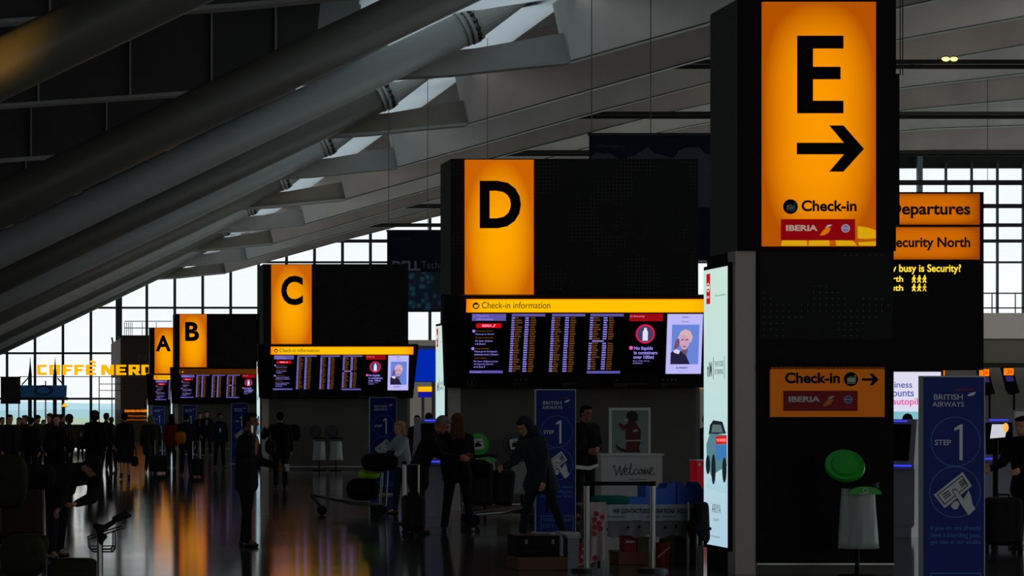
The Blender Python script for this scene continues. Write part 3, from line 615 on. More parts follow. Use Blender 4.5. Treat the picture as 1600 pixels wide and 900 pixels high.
# ------------------------------------------------------------------ blue airline step totems (nearest built, others copied)
def totem():
    W, H = .56, 2.04
    t = thing('step_totem', 'tall navy airline totem reading STEP 1, right of tower E, nearest of the totems', 'totem', (0, 0, 0), 'navy step totems')
    MB().box(0, W, .012, .12, .03, H).build('cabinet', mat('grey_totem_case', (205, 210, 208), .5), t)
    f_ = MB().box(.004, W - .012, 0, .012, .03, H - .012).build('face', BLUE, t)
    MB().box(-.03, W + .03, -.08, .2, 0, .03).build('base', mat('pale_base_plate', (190, 190, 188), .5), t)
    k = lambda px: (px - 1443) / 173; v = lambda py: (936 - py) / 173
    e = MB(); T = lambda b, x0, x1, y0, y1, bo=0.: e.text(b, k(x0), k(x1), v(y1), v(y0), 0, bo, .002)
    T('BRITISH', 1459, 1504, 612, 620.5); T('AIRWAYS', 1457, 1506, 623.5, 631.5); T('STEP', 1460.5, 1486, 683, 691.5, .01)
    e.prism([(k(1499), v(715)), (k(1504), v(715)), (k(1504), v(659)), (k(1500.5), v(659)), (k(1491), v(665)), (k(1491), v(669.5)), (k(1499), v(666))], -.002, 0)
    e.prism([(k(1511), v(614)), (k(1516), v(610)), (k(1525), v(608)), (k(1522), v(613)), (k(1515), v(615))], -.002, 0)
    e.build('lettering', mat('totem_white_print', (238, 240, 242), .6, spec=.1), f_, world=False)
    e = MB(); e.ring(k(1493), v(686), .225, .006, -.002, 0, 48); e.ring(k(1492), v(764.5), .232, .006, -.0025, 0, 48)
    T('If you do not already', 1454, 1532, 817, 826); T('have a boarding pass,', 1454, 1532, 828, 837.5); T('get one at our kiosks', 1454, 1532, 839, 848)
    for a, b, c, d in ((1454, 1533, 891, 892.5), (1454, 1533, 931, 932.5), (1454, 1455.5, 891, 932), (1531.5, 1533, 891, 932)): e.box(k(a), k(b), -.002, 0, v(d), v(c))
    T('THEN BAG DROP', 1459, 1528, 897, 905, .01); T('STEP 2', 1459, 1484, 911, 919, .01)
    e.build('print', PALEBLUE, f_, world=False)
    MB().prism([(k(1490), v(606)), (k(1497), v(603.5)), (k(1522), v(603)), (k(1522), v(605.5)), (k(1500), v(606))], -.002, 0).build('ribbon_mark', mat('ribbon_red', (130, 20, 30), .6), f_, world=False)
    e = MB(); pr = lambda pts, y, mi: e.prism([(k(a), v(b)) for a, b in pts], y, 0, mi)
    pr([(1459, 769), (1504, 733.5), (1518.5, 755), (1476, 790)], -.002, 0)
    pr([(1463.5, 769.5), (1503, 738.5), (1513, 754.5), (1475.5, 785)], -.003, 1); pr([(1465.5, 769.8), (1502.6, 740.6), (1511, 754), (1476, 782.5)], -.004, 0)
    for i in range(5): pr([(1497 + i * 1.6, 749 - i * 1.2), (1498 + i * 1.6, 748.2 - i * 1.2), (1504 + i * 1.5, 757 - i * 1.2), (1503 + i * 1.5, 757.8 - i * 1.2)], -.005, 1)
    for i in range(3): pr([(1472 + i * 1.6, 769 + i * 3), (1482 + i * 1.6, 761.5 + i * 3), (1483 + i * 1.6, 763 + i * 3), (1473 + i * 1.6, 770.5 + i * 3)], -.005, 1)
    pr([(1487, 763), (1490, 759.5), (1494, 759.5), (1504, 774), (1501, 778), (1493, 772)], -.005, 1)
    pr([(1488.5, 763.5), (1491, 761), (1494, 761.5), (1505, 776), (1513, 762), (1517, 772), (1519, 783), (1523.5, 791), (1513, 801), (1504, 788), (1494, 771.5)], -.006, 0)
    pr([(1485, 786), (1490, 780), (1495, 778), (1499, 783), (1496, 791), (1490, 792)], -.006, 0)
    e.build('hand_and_card_picture', [mat('totem_pale_print', (220, 222, 220), .6, spec=.1), mat('totem_dark_print', (10, 22, 60), .6)], f_, world=False)
    return t
tt = totem(); tt.location = (X(1443, 21.5), 21.5, 0)
for px, Y, lab in ((838, 33.5, 'navy airline totem STEP 1 partly behind stooping traveller, in front of tower D'), (578, 49.8, 'navy airline totem STEP 1 behind the loaded trolley, beside tower C board'), (362, 80, 'navy airline totem STEP 1 just behind the man on the phone'),
                   (286, 99, 'navy airline totem STEP 1 below tower B board, left of the two there'), (238, 109, 'dim navy airline totem below tower A board')):
    copy_tree(tt, label=lab, loc=(X(px, Y), Y, 0))

# ------------------------------------------------------------------ departures board behind tower E
Y = 32.0
dp = thing('departures_board', 'hanging black board with orange Departures and Security North signs behind tower E', 'sign board', (X(1420, Y), Y, Z(578, Y)))
B = lambda a, b, c, d, y0, y1: MB().box(X(a, Y), X(b, Y), y0, y1, Z(d, Y), Z(c, Y))
B(1300, 1537, 300, 578, Y, Y + .35).build('cabinet', BLACK, dp)
h1 = B(1302, 1529.5, 303, 351, Y - .03, Y - .001).build('sign_panel', ORANGE_DIM, dp); h2 = B(1302, 1529.5, 355, 405.5, Y - .03, Y - .001).build('sign_panel', ORANGE_DIM, dp)
MB().text('Departures', X(1388, Y), X(1514.5, Y), Z(341.5, Y), Z(317, Y), Y - .03, .028, .004).build('lettering', mat('sign_brown', (50, 14, 0), .7), h1)
MB().text('Security North', X(1389, Y), X(1514.5, Y), Z(391.5, Y), Z(370.5, Y), Y - .03, .028, .004).build('lettering', mat('sign_brown'), h2)
LED = glow('led_yellow', (255, 214, 60), 1.2)
MB().text('How busy is Security?', X(1371, Y), X(1501.5, Y), Z(428.5, Y), Z(413, Y), Y, .02, .004).build('led_message', LED, dp)
MB().text('North', X(1375, Y), X(1411, Y), Z(440.5, Y), Z(431, Y), Y, .02, .004).build('led_message', LED, dp)
MB().text('South', X(1375, Y), X(1411, Y), Z(454.5, Y), Z(445, Y), Y, .02, .004).build('led_message', LED, dp)
for r, py in enumerate((436, 449.5)):
    for i in range(3):
        c = 1428 + 8.3 * i; e = MB(); k = lambda a, b: (X(c + a, Y), Z(py + b, Y))
        e.disc(X(c + .3, Y), Z(py - 5, Y), 1.3 / S(Y), Y - .004, Y, 10); e.prism([k(-1.4, -3.4), k(1.5, -3.4), k(3, 0), k(2, .6), k(1.2, -1), k(1.2, 1.5), k(3, 5.6), k(1.2, 5.8), k(0, 2.6), k(-2, 5.8), k(-3.4, 5.2), k(-1.4, 1.5), k(-1.3, -1), k(-3, 1.4), k(-3.5, .2)], Y - .004, Y)
        e.build('led_person_symbol', LED if not (r == 1 and i == 2) else glow('led_yellow_dim', (225, 180, 60)), dp)
MB().box(X(1394, Y - .3), X(1405.5, Y - .3), Y - .3, Y - .04, Z(355, Y), Z(120, Y)).build('mast', BLACK, dp)
for px in (1399, 1403): MB().cyl((X(px, Y), Y - .17, Z(120, Y)), (X(px, Y), Y - .17, roof_z(X(px, Y))), .007, n=6).build('suspension_rod', BARM, dp)

# ------------------------------------------------------------------ hanging banners
def banner(Y, px0, wm, py0, py1, label, big):
    x0 = X(px0, Y); z1, z0 = Z(py0, Y), Z(py1, Y)
    t = thing('hanging_banner', label, 'banner', (x0 + wm / 2, Y, z0))
    MB().box(x0, x0 + wm, Y, Y + .04, z0, z1).build('cloth', mat('banner_navy', (16, 20, 46), .7, spec=.1), t)
    MB().box(x0 - .03, x0 + wm + .03, Y - .02, Y + .06, z1, z1 + .07).build('top_rail', BARM, t); MB().box(x0 - .03, x0 + wm + .03, Y - .02, Y + .06, z0 - .06, z0).build('bottom_rail', BARM, t)
    for i in (.06, 1.55, wm - .06): MB().cyl((x0 + i, Y + .02, z1 + .05), (x0 + i, Y + .02, roof_z(x0 + i) + .1), .012, n=5).build('hanging_wire', DSTEEL, t)
    GR = mat('banner_grey_print', (120, 128, 140), .7)
    s = 75 * 3720 / 4500 / 1.0
    MB().text('DellTechnologies.com', x0 + .17, x0 + .90, z1 - .32, z1 - .22, Y, 0, .003).build('lettering', mat('banner_faint_print', (62, 66, 76), .7), t)
    if big:
        MB().text('DELL', X(613, Y), X(657, Y), Z(423, Y), Z(407.5, Y), Y, .04, .003).build('lettering', GR, t)
        MB().text('Technologies', X(658.5, Y), X(733, Y), Z(423, Y), Z(408, Y), Y, -.012, .003).build('lettering', GR, t)
        m = mat('banner_teal_picture', (20, 90, 125), .6); nt, b = nodes(m); tc = nt.nodes.new('ShaderNodeTexCoord'); vo = nt.nodes.new('ShaderNodeTexVoronoi'); cr = nt.nodes.new('ShaderNodeValToRGB')
        vo.inputs['Scale'].default_value = 4; cr.color_ramp.elements[0].color = (*lin((60, 170, 200)), 1); cr.color_ramp.elements[1].color = (*lin((8, 40, 70)), 1); cr.color_ramp.elements[1].position = .5
        nt.links.new(tc.outputs['Object'], vo.inputs['Vector']); nt.links.new(vo.outputs['Distance'], cr.inputs[0]); nt.links.new(cr.outputs[0], b.inputs['Base Color'])
        MB().box(x0 + .02, x0 + wm - .02, Y - .004, Y, z0 + .02, Z(425, Y)).build('picture', m, t)
    else:
        P = [(x0 + .02, Z(262, Y) - 1.0)]
        for i in range(25): P.append((x0 + .02 + (wm - .04) * i / 24, Z(246, Y) + .12 * math.sin(i * .9) + .05 * math.sin(i * 2.3) + .01 * i))
        P.append((x0 + wm - .02, Z(262, Y) - 1.0)); MB().prism(P, Y - .004, Y).build('picture', mat('banner_mountain_print', (48, 50, 64), .7), t)
    return t
banner(60 * 3720 / 4500 * 1.2097, 921, 3.9, 212, 404, 'nearer dark navy hanging banner with mountains, between towers D and E', False)
banner(91 * 3720 / 4500 * 1.2097, 605, 3.9, 362, 485, 'farther navy hanging banner with teal picture, between towers C and D', True)
# ------------------------------------------------------------------ people
CONV = []
def soft(mb, name, m, parent, vox, at=None, it=4):
    o = mb.build(name, m, parent, world=False, smooth=True, at=at)
    r = o.modifiers.new('merge', 'REMESH'); r.mode = 'VOXEL'; r.voxel_size = vox; r.use_smooth_shade = True
    s = o.modifiers.new('relax', 'SMOOTH'); s.factor = .5; s.iterations = it
    CONV.append(o); return o
def cloth(rgb, nm=None): return mat('cloth_%d_%d_%d' % tuple(rgb), rgb, .85, spec=.08, noise=9)
NAVY, BLK, CHAR, OLIVE, SLATE, BRN = (26, 28, 38), (20, 20, 22), (30, 30, 33), (44, 42, 30), (62, 70, 84), (52, 38, 30)

def person(px, Y, yaw, H, label, group=None, lean=0, side=0, arms=None, legs=((0, 0), (0, 0)), head=(0, 0), top=BLK, bottom=BLK, shoe=(14, 14, 14), coat=.05, skirt=None,
           hair=('short', (30, 22, 18)), skin=SKIN, vox=.016, shirt=None, bulk=1.0, extra=None, crop_z=None):
    """yaw 0 faces the viewer (-Y); +90 faces right. arms: (upper, fore) as (out, forward, up) each; legs: (swing deg, knee deg)."""
    k = H / 1.75; rot = Matrix.Rotation(R(yaw), 3, 'Z'); V = lambda x, f, z: Vector((x, -f, z))
    arms = arms or (((.12, .02, -1), (.05, .18, -1)), ((.12, .02, -1), (.05, .18, -1)))
    la, sa = R(lean), R(side)
    up = V(math.sin(sa), math.sin(la) * math.cos(sa), math.cos(la) * math.cos(sa)); fw = V(0, math.cos(la), -math.sin(la)); rt = V(1, 0, 0)
    J = {}; pel = V(0, 0, .93 * k); J['pel'] = pel
    J['chest'] = pel + up * .36 * k; J['neck'] = pel + up * .53 * k
    hp, hy = R(lean * .55 + head[0]), R(head[1])
    hu = V(0, math.sin(hp), math.cos(hp)); hf = V(math.sin(hy), math.cos(hp) * math.cos(hy), -math.sin(hp)); hr = hf.cross(hu)
    hc = J['neck'] + hu * .145 * k + hf * .025 * k
    low = 9
    for s_, nm in ((-1, 'L'), (1, 'R')):
        i = 0 if s_ < 0 else 1
        hip = pel + rt * .088 * s_ * k + V(0, 0, -.02 * k); sw, kn = R(legs[i][0]), R(legs[i][1]); sp = (legs[i][2] if len(legs[i]) > 2 else 2) * s_
        th = V(math.sin(R(sp)), math.sin(sw), -math.cos(sw)); sh = V(math.sin(R(sp)), math.sin(sw - kn), -math.cos(sw - kn))
        knee = hip + th.normalized() * .43 * k; ank = knee + sh.normalized() * .42 * k
        J['hip' + nm], J['knee' + nm], J['ank' + nm] = hip, knee, ank; J['ft' + nm] = V(s_ * .03, .15, -.055 - .02 * (sw - kn > .3)) * k
        low = min(low, ank.z - .075 * k)
        sho = J['neck'] - up * .085 * k + rt * .172 * s_ * k * bulk
        u, f = [V(a * s_, 0, 0) + (fw * b + up * c if abs(lean) > 25 and False else V(0, b, c)) for a, b, c in arms[i]]
        elb = sho + u.normalized() * .285 * k; wr = elb + f.normalized() * .25 * k
        J['sho' + nm], J['elb' + nm], J['wr' + nm], J['fd' + nm] = sho, elb, wr, f.normalized()
    dz = Vector((0, 0, -low))
    for q in J:
        if q[:2] not in ('fd', 'ft'): J[q] = rot @ (J[q] + dz)
        else: J[q] = rot @ J[q]
    hc = rot @ (hc + dz); hu, hf, hr = rot @ hu, rot @ hf, rot @ hr; rt = rot @ rt; up = rot @ up; fw = rot @ fw
    HM = Matrix((hr, -hf, hu)).transposed()
    e = lambda mb, c, r, n=12: mb.ball(c, tuple(v * k for v in r), HM, n=n, m=8)
    hp3 = lambda a, b, c: hc + hr * a * k + hf * b * k + hu * c * k
    # body: one continuous surface
    b = MB()
    e(b, hp3(0, -.005, .03), (.076, .094, .095), 16); e(b, hp3(0, .03, -.045), (.056, .062, .075)); e(b, hp3(0, .075, -.085), (.024, .022, .022))
    b.rcone(hp3(0, .088, .02), hp3(0, .108, -.022), .010 * k, .016 * k, 8); e(b, hp3(0, .082, .045), (.05, .02, .014)); e(b, hp3(0, .083, -.055), (.026, .014, .012))
    for s_ in (-1, 1): e(b, hp3(.078 * s_, -.005, 0), (.012, .02, .032))
    b.rcone(J['neck'] - up * .06 * k, hp3(0, -.02, -.05), .062 * k, .055 * k)
    for s_, nm in ((-1, 'L'), (1, 'R')):
        b.rcone(J['pel'] + rt * .07 * s_ * k, J['neck'] - up * .15 * k + rt * .07 * s_ * k, .095 * k, .10 * k)
        b.rcone(J['neck'] - up * .06 * k, J['sho' + nm], .05 * k, .05 * k)
        b.rcone(J['sho' + nm], J['elb' + nm], .05 * k, .038 * k); b.rcone(J['elb' + nm], J['wr' + nm], .038 * k, .027 * k)
        b.rcone(J['hip' + nm], J['knee' + nm], .08 * k, .055 * k); b.rcone(J['knee' + nm], J['ank' + nm], .052 * k, .036 * k)
        b.rcone(J['ank' + nm], J['ank' + nm] + J['ft' + nm] * .8, .036 * k, .03 * k)
        d = J['fd' + nm]; o = (rt * s_ - d * (rt * s_).dot(d)); o = o.normalized() if o.length > .1 else up; n_ = d.cross(o)     # hand: palm, four fingers, thumb
        t = max(1.0, vox / .0105)
        w0 = J['wr' + nm]
        for q in (-.022, 0, .022): b.rcone(w0 + n_ * q * .5 * k, w0 + (d * .085 + n_ * q) * k, .02 * k, .018 * k, 8)
        for q, ln in ((-.034, .062), (-.011, .076), (.012, .072), (.034, .058)):
            p0 = w0 + (d * .085 + n_ * q) * k; p1 = p0 + (d * .6 - o * .25) * ln * k; p2 = p1 + (d * .35 - o * .4) * ln * k
            b.rcone(p0, p1, .0095 * t * k, .009 * t * k, 7); b.rcone(p1, p2, .009 * t * k, .008 * t * k, 7)
        p0 = w0 + (d * .03 - n_ * .03) * k; p1 = p0 + (d * .035 - n_ * .025 - o * .02) * k; b.rcone(p0, p1, .012 * t * k, .0105 * t * k, 7); b.rcone(p1, p1 + (d * .03 - o * .012) * k, .0105 * t * k, .009 * t * k, 7)
    base = (X(px, Y), Y, 0)
    root = soft(b, 'person', skin, None, vox, at=(0, 0, 0), it=3); root.location = base
    tag(root, label, 'person', group)
    # trousers or skirt
    tr = MB()
    for s_, nm in ((-1, 'L'), (1, 'R')):
        if skirt is None:
            tr.rcone(J['pel'] + rt * .06 * s_ * k + up * .06 * k, J['hip' + nm], .108 * k, .102 * k)
            tr.rcone(J['hip' + nm], J['knee' + nm], .1 * k, .072 * k); tr.rcone(J['knee' + nm], J['ank' + nm] + Vector((0, 0, .01)), .07 * k, .058 * k)
        else:
            a = J['hip' + nm]; c = a + (J['knee' + nm] - a) * skirt; tr.rcone(J['pel'] + rt * .06 * s_ * k + up * .06 * k, a, .105 * k, .112 * k); tr.rcone(a, c, .112 * k, .125 * k); tr.rcone((J['hipL'] + J['hipR']) / 2, (c + J['pel'] - Vector((0, 0, skirt * .43 * k))) / 2, .11 * k, .12 * k)
    soft(tr, 'trousers' if skirt is None else 'skirt', cloth(bottom), root, vox)
    jk = MB()
    for s_, nm in ((-1, 'L'), (1, 'R')):
        jk.rcone(J['pel'] + rt * .075 * s_ * k, J['neck'] - up * .15 * k + rt * .085 * s_ * k * bulk, .118 * k * bulk, .108 * k * bulk)
        jk.rcone(J['neck'] - up * .035 * k, J['sho' + nm], .062 * k, .068 * k * bulk)
        jk.rcone(J['sho' + nm], J['elb' + nm], .066 * k * bulk, .058 * k * bulk); jk.rcone(J['elb' + nm], J['wr' + nm], .058 * k * bulk, .045 * k)
        if coat > 0:
            q = J['hip' + nm]; c = q + (J['knee' + nm] - q).normalized() * coat * k; jk.rcone(J['pel'] + rt * .075 * s_ * k, c, .12 * k * bulk, (.118 + coat * .06) * k * bulk)
            if coat > .2: jk.rcone(J['pel'], (J['kneeL'] + J['kneeR']) / 2 * (coat / .43) + J['pel'] * (1 - coat / .43), .12 * k, .13 * k)
    jk.rcone(J['neck'] - up * .03 * k, J['neck'] + up * .01 * k, .075 * k, .066 * k); jk.rcone(J['neck'] - up * .14 * k, J['neck'] - up * .045 * k, .118 * k, .082 * k)
    soft(jk, 'coat' if coat > .2 else 'jacket', cloth(top), root, vox)
    if shirt:
        c = J['neck'] - up * .16 * k + fw * .115 * k
        MB().ball(c, (.05 * k, .02 * k, .13 * k), Matrix((rt, -fw, up)).transposed()).build('shirt_front', cloth(shirt), root, world=False, smooth=True)
    for nm in 'LR':
        sm = MB(); a = J['ank' + nm]; ft = J['ft' + nm]; h = Vector((ft.x, ft.y, 0)).normalized()
        g = a.z - .04 * k
        sm.rcone(Vector((a.x, a.y, g)) - h * .035 * k, Vector((a.x, a.y, g)) + h * .04 * k, .042 * k, .042 * k); sm.rcone(Vector((a.x, a.y, g - .002)) + h * .03 * k, Vector((a.x, a.y, g - .012 * k)) + h * .145 * k, .04 * k, .027 * k)
        sm.rcone(a + Vector((0, 0, .02)), Vector((a.x, a.y, g)), .045 * k, .045 * k)
        soft(sm, 'shoe', mat('shoe_%d' % shoe[0], shoe, .5), root, vox * .8, it=2)
    st, hcol = hair; hm = MB()
    if st != 'bald':
        e(hm, hp3(0, -.028, .042), (.086, .09, .094), 16); e(hm, hp3(0, .035, .095), (.066, .055, .035)); e(hm, hp3(0, -.06, -.01), (.07, .05, .07))
        for s_ in (-1, 1): e(hm, hp3(.074 * s_, -.02, .03), (.014, .045, .05))
        if st in ('long', 'bob'):
            ln = .24 if st == 'long' else .09
            for s_ in (-1, 0, 1): hm.rcone(hp3(.05 * s_, -.05, .0), hp3(.065 * s_, -.065, -ln), .055 * k, .05 * k)
            e(hm, hp3(0, -.03, .06), (.1, .1, .09))
        if st == 'puff': e(hm, hp3(0, -.03, .05), (.125, .125, .12)); e(hm, hp3(0, -.06, -.03), (.12, .08, .09))
        if st == 'bun': e(hm, hp3(0, -.1, .09), (.05, .05, .05))
        if st == 'hood':
            e(hm, hp3(0, -.05, -.1), (.16, .13, .07)); e(hm, hp3(0, -.04, .03), (.115, .1, .12))
        if st == 'cap':
            e(hm, hp3(0, -.005, .065), (.092, .108, .075)); e(hm, hp3(0, .11, .05), (.06, .06, .012))
        soft(hm, 'hood' if st == 'hood' else 'cap' if st == 'cap' else 'hair', cloth(hcol), root, max(vox * .8, .01))
    if vox < .013:
        for s_ in (-1, 1): MB().ball(hp3(.031 * s_, .085, .018), (.011 * k, .007 * k, .007 * k), HM, 8, 6).build('eye', INK, root, world=False)
        MB().ball(hp3(0, .093, -.058), (.022 * k, .006 * k, .005 * k), HM, 8, 6).build('mouth', mat('lip', (140, 70, 62), .5), root, world=False)
    if extra: extra(J, root, k)
    J['base'] = Vector(base); J['head'] = hc
    return root, J
WALK = ((16, 8), (-14, 22)); STAND = ((2, 3, 4), (-2, 2, 4))
down = ((.14, .04, -1), (.06, .2, -1)); downr = down
hold = ((.15, .1, -1), (-.35, .85, -.05))

# ------------------------------------------------------------------ luggage and other props
def suitcase(px, Y, w, h, d, label, rgb=(20, 20, 22), yaw=0, handle=.0, z=0, tilt=0, cat='suitcase', group=None, wheels=True):
    base = (X(px, Y), Y, z); t = thing('suitcase', label, cat, base, group)
    m = mat('case_%d_%d_%d' % rgb, tuple(int(v * .75) for v in rgb), .6, spec=.15)
    zb = .06 if wheels else 0.
    MB().box(-w / 2, w / 2, -d / 2, d / 2, zb, h).build('shell', m, t, world=False, bevel=min(w, d) * .22)
    for x in (-.28, 0, .28): MB().box(x * w - .012, x * w + .012, -d / 2 - .006, d / 2 + .006, zb + .08, h - .06).build('rib', m, t, world=False)
    MB().path([(-.07, 0, h - .01), (-.07, 0, h + .03), (.07, 0, h + .03), (.07, 0, h - .01)], .012, 6).build('grip', RUB, t, world=False)
    if wheels:
        for sx in (-1, 1):
            for sy in (-1, 1): MB().cyl((sx * w * .4 - .015, sy * d * .34, .035), (sx * w * .4 + .015, sy * d * .34, .035), .035, n=10).build('wheel', RUB, t, world=False)
    if handle: MB().path([(-.1, d * .3, h - .1), (-.1, d * .3, handle), (.1, d * .3, handle), (.1, d * .3, h - .1)], .012, 6).build('telescopic_handle', STEEL, t, world=False)
    t.rotation_euler = (0, R(tilt), R(yaw)); return t
def soft_bag(px, py, Y, rx, ry, rz, label, rgb, cat='bag', name='travel_bag', strap=None, group=None, rot=0):
    z = Z(py, Y); base = (X(px, Y), Y, z - rz); t = thing(name, label, cat, base, group)
    mb = MB().ball((0, 0, rz), (rx, ry, rz), n=18, m=12); r_ = random.Random(int(px * 7))
    mb.v = [(math.copysign(rx * abs(v[0] / rx) ** .55, v[0]) * (1 + .05 * r_.uniform(-1, 1)), math.copysign(ry * abs(v[1] / ry) ** .55, v[1]), rz + math.copysign(rz * abs((v[2] - rz) / rz) ** .75, v[2] - rz) * (1 + .04 * r_.uniform(-1, 1))) for v in mb.v]
    o = mb.build('bag_body', cloth(rgb), t, world=False, smooth=True); s_ = o.modifiers.new('s', 'SUBSURF'); s_.levels = s_.render_levels = 1
    if strap:
        MB().path([(x * rx, -ry * .3, rz * 2 * .93 + h) for x, h in ((-.5, -.04), (-.3, strap * .8), (0, strap), (.3, strap * .8), (.5, -.04))], .014, 6).build('strap', cloth((16, 16, 16)), t, world=False)
    MB().box(-rx * .6, rx * .6, -ry * 1.0, -ry * .9, rz * 1.18, rz * 1.22).build('zip', RUB, t, world=False)
    t.rotation_euler = (0, R(rot), 0); return t
def trolley(px, Y, label, yaw=0, group='airport luggage trolleys'):
    t = thing('luggage_trolley', label, 'luggage trolley', (X(px, Y), Y, 0), group)      # faces -X: nose left, push bar right
    MB().path([(-.78, 0, .34), (-.1, .22, .2), (.42, .28, .16)], .022).build('deck_tube', STEEL, t, world=False)
    MB().path([(-.78, 0, .34), (-.1, -.22, .2), (.42, -.28, .16)], .022).build('deck_tube', STEEL, t, world=False)
    MB().prism([(-.45, .275), (.40, .165), (.40, .185), (-.45, .295)], -.2, .2).build('deck_plate', DSTEEL, t, world=False)
    MB().path([(-.78, 0, .34), (-.62, 0, .16)], .025).build('nose_fork', DSTEEL, t, world=False)
    MB().cyl((-.6, -.025, .08), (-.6, .025, .08), .08, n=18).build('wheel', RUB, t, world=False)
    for s_ in (-1, 1):
        MB().cyl((.34, s_ * .27 - .025, .09), (.34, s_ * .27 + .025, .09), .09, n=18).build('wheel', RUB, t, world=False)
        MB().path([(.42, s_ * .28, .16), (.47, s_ * .26, .95)], .02).build('upright', STEEL, t, world=False)
    MB().path([(.47, -.26, .95), (.56, -.26, 1.06), (.56, .26, 1.06), (.47, .26, .95)], .022).build('push_bar', RUB, t, world=False)
    MB().box(.40, .46, -.25, .25, .72, .9).build('basket', DSTEEL, t, world=False)
    t.rotation_euler = (0, 0, R(yaw)); return t
def bin_stand(px, Y, label, green, tilt=(-52, -14), picture=False, disc=True):
    t = thing('recycling_bin', label, 'bin', (X(px, Y), Y, 0), 'ring stands with clear bin bags')
    g = mat('green_lid_plastic', (16, 172, 40), .45) if green else mat('black_lid_plastic', (24, 24, 26), .45)
    MB().cyl((0, .03, .02), (0, .03, .98), .022, n=10).build('post', BLACK, t, world=False); MB().cyl((0, .03, 0), (0, .03, .03), .19, n=24).build('foot', BLACK, t, world=False)
    a = MB(); n = 32
    for (r0, z0), (r1, z1) in (((.2, .93), (.205, .99)), ((.205, .99), (.17, .99)), ((.17, .99), (.17, .93)), ((.17, .93), (.2, .93))):
        vs = [(r * math.cos(2 * math.pi * i / n), r * math.sin(2 * math.pi * i / n) * .85, z) for r, z in ((r0, z0), (r1, z1)) for i in range(n)]
        a.add(vs, [(i, (i + 1) % n, (i + 1) % n + n, i + n) for i in range(n)])
    a.build('bag_ring', BLACK, t, world=False)
    b = MB(); m = 10; vs = []
    for j in range(m + 1):
        z = .93 - .62 * j / m; r = .165 + .035 * j / m
        for i in range(40):
            q = 2 * math.pi * i / 40; rr = r * (1 + .045 * math.sin(9 * q + .4 * j) * j / m); vs.append((rr * math.cos(q), rr * math.sin(q) * .8, z))
    b.add(vs, [(j * 40 + i, j * 40 + (i + 1) % 40, (j + 1) * 40 + (i + 1) % 40, (j + 1) * 40 + i) for j in range(m) for i in range(40)] + [tuple(m * 40 + i for i in range(40))])
    b.build('clear_bag', BAG, t, world=False, smooth=True)
    tab = MB().prism([(.17 * math.cos(q), .872 + .082 * math.sin(q)) for q in [math.pi * i / 14 for i in range(15)]], -.2, -.185).build('front_tab', g, t, world=False)
    if green:
        e = MB(); e.ring(.0, .912, .026, .006, -.204, -.2, 20); e.prism([(.022, .892), (.034, .897), (.02, .912)], -.204, -.2); e.box(-.06, .06, -.203, -.2, .877, .883); e.build('recycle_symbol', WHITELET, tab, world=False)
    ld = MB(); 
    for r0, r1, z0, z1 in ((0, .13, .03, .03), (.13, .14, .03, .01), (.14, .19, .01, .015), (.19, .2, .015, -.02), (.2, .185, -.02, -.03), (.185, 0, -.03, -.035)):
        vs = [(r * math.cos(2 * math.pi * i / n), r * math.sin(2 * math.pi * i / n), z) for r, z in ((r0, z0), (r1, z1)) for i in range(n)]
        ld.add(vs, [(i, (i + 1) % n, (i + 1) % n + n, i + n) for i in range(n)])
    M = Matrix.Translation((-.115, .06, 1.165)) @ Matrix.Rotation(R(tilt[1]), 4, 'Y') @ Matrix.Rotation(R(-tilt[0]), 4, 'X')
    q = M.to_3x3(); tr_ = M.translation
    ld.turn(lambda x, y, z: q @ Vector((x, y, z)) + tr_); L_ = ld.build('lid', g, t, world=False, smooth=False)
    if picture:
        pc = MB().prism([(-.09, -.09), (.09, -.09), (.09, .09), (-.09, .09)], .032, .036, ax='z'); pc.turn(lambda x, y, z: q @ Vector((x, y, z)) + tr_); pl = pc.build('pictogram_plate', WHITELET, L_, world=False)
        e = MB().prism([(-.06, -.05), (.06, -.05), (.04, .0), (0, .03), (-.05, .02)], .036, .039, ax='z'); e.prism([(-.02, .04), (.07, .02), (.07, .035), (-.02, .055)], .036, .039, ax='z'); e.turn(lambda x, y, z: q @ Vector((x, y, z)) + tr_); e.build('pictogram', INK, pl, world=False)
    MB().cyl((-.06, .1, .98), tr_ + q @ Vector((0, -.18, -.03)), .016, n=6).build('hinge', BLACK, t, world=False)
    return t
def post(px, Y, label):
    t = thing('barrier_post', label, 'barrier post', (X(px, Y), Y, 0), 'steel queue barrier posts')
    MB().cyl((0, 0, .03), (0, 0, .93), .031, n=16).build('tube', STEEL, t, world=False); MB().cyl((0, 0, .92), (0, 0, .97), .036, n=16).build('belt_head', BLACK, t, world=False)
    MB().cyl((0, 0, 0), (0, 0, .035), .17, .15, n=28).build('foot', DSTEEL, t, world=False); return t
def kiosk(px, Y, label, yaw=0, k=1.0):
    t = thing('self_service_kiosk', label, 'kiosk', (X(px, Y), Y, 0), 'self-service kiosks with blue light lines')
    c = mat('kiosk_grey', (128, 128, 140), .4); BL = glow('blue_light_line', (60, 70, 255), 1.1)
    MB().prism([(-.25, 0), (.25, 0), (.25, .12), (.16, .16), (.14, .95), (-.1, .95), (-.12, .16), (-.25, .12)], -.24, .24, ax='x').build('pedestal', c, t, world=False)
    MB().prism([(-.22, .93), (.2, .93), (.22, 1.0), (.02, 1.62), (-.1, 1.62), (-.24, 1.0)], -.27, .27, ax='x').build('head', c, t, world=False)
    MB().prism([(-.236, 1.06), (-.243, 1.05), (-.118, 1.55), (-.11, 1.56)], -.2, .2, ax='x').build('touch_screen', SCRBLACK, t, world=False)
    MB().box(-.24, .24, -.262, -.225, .97, .99).build('light_line', BL, t, world=False); MB().box(-.14, .14, -.125, -.10, 1.585, 1.605).build('light_line', BL, t, world=False)
    t.rotation_euler = (0, 0, R(yaw)); t.scale = (k, k, k); return t
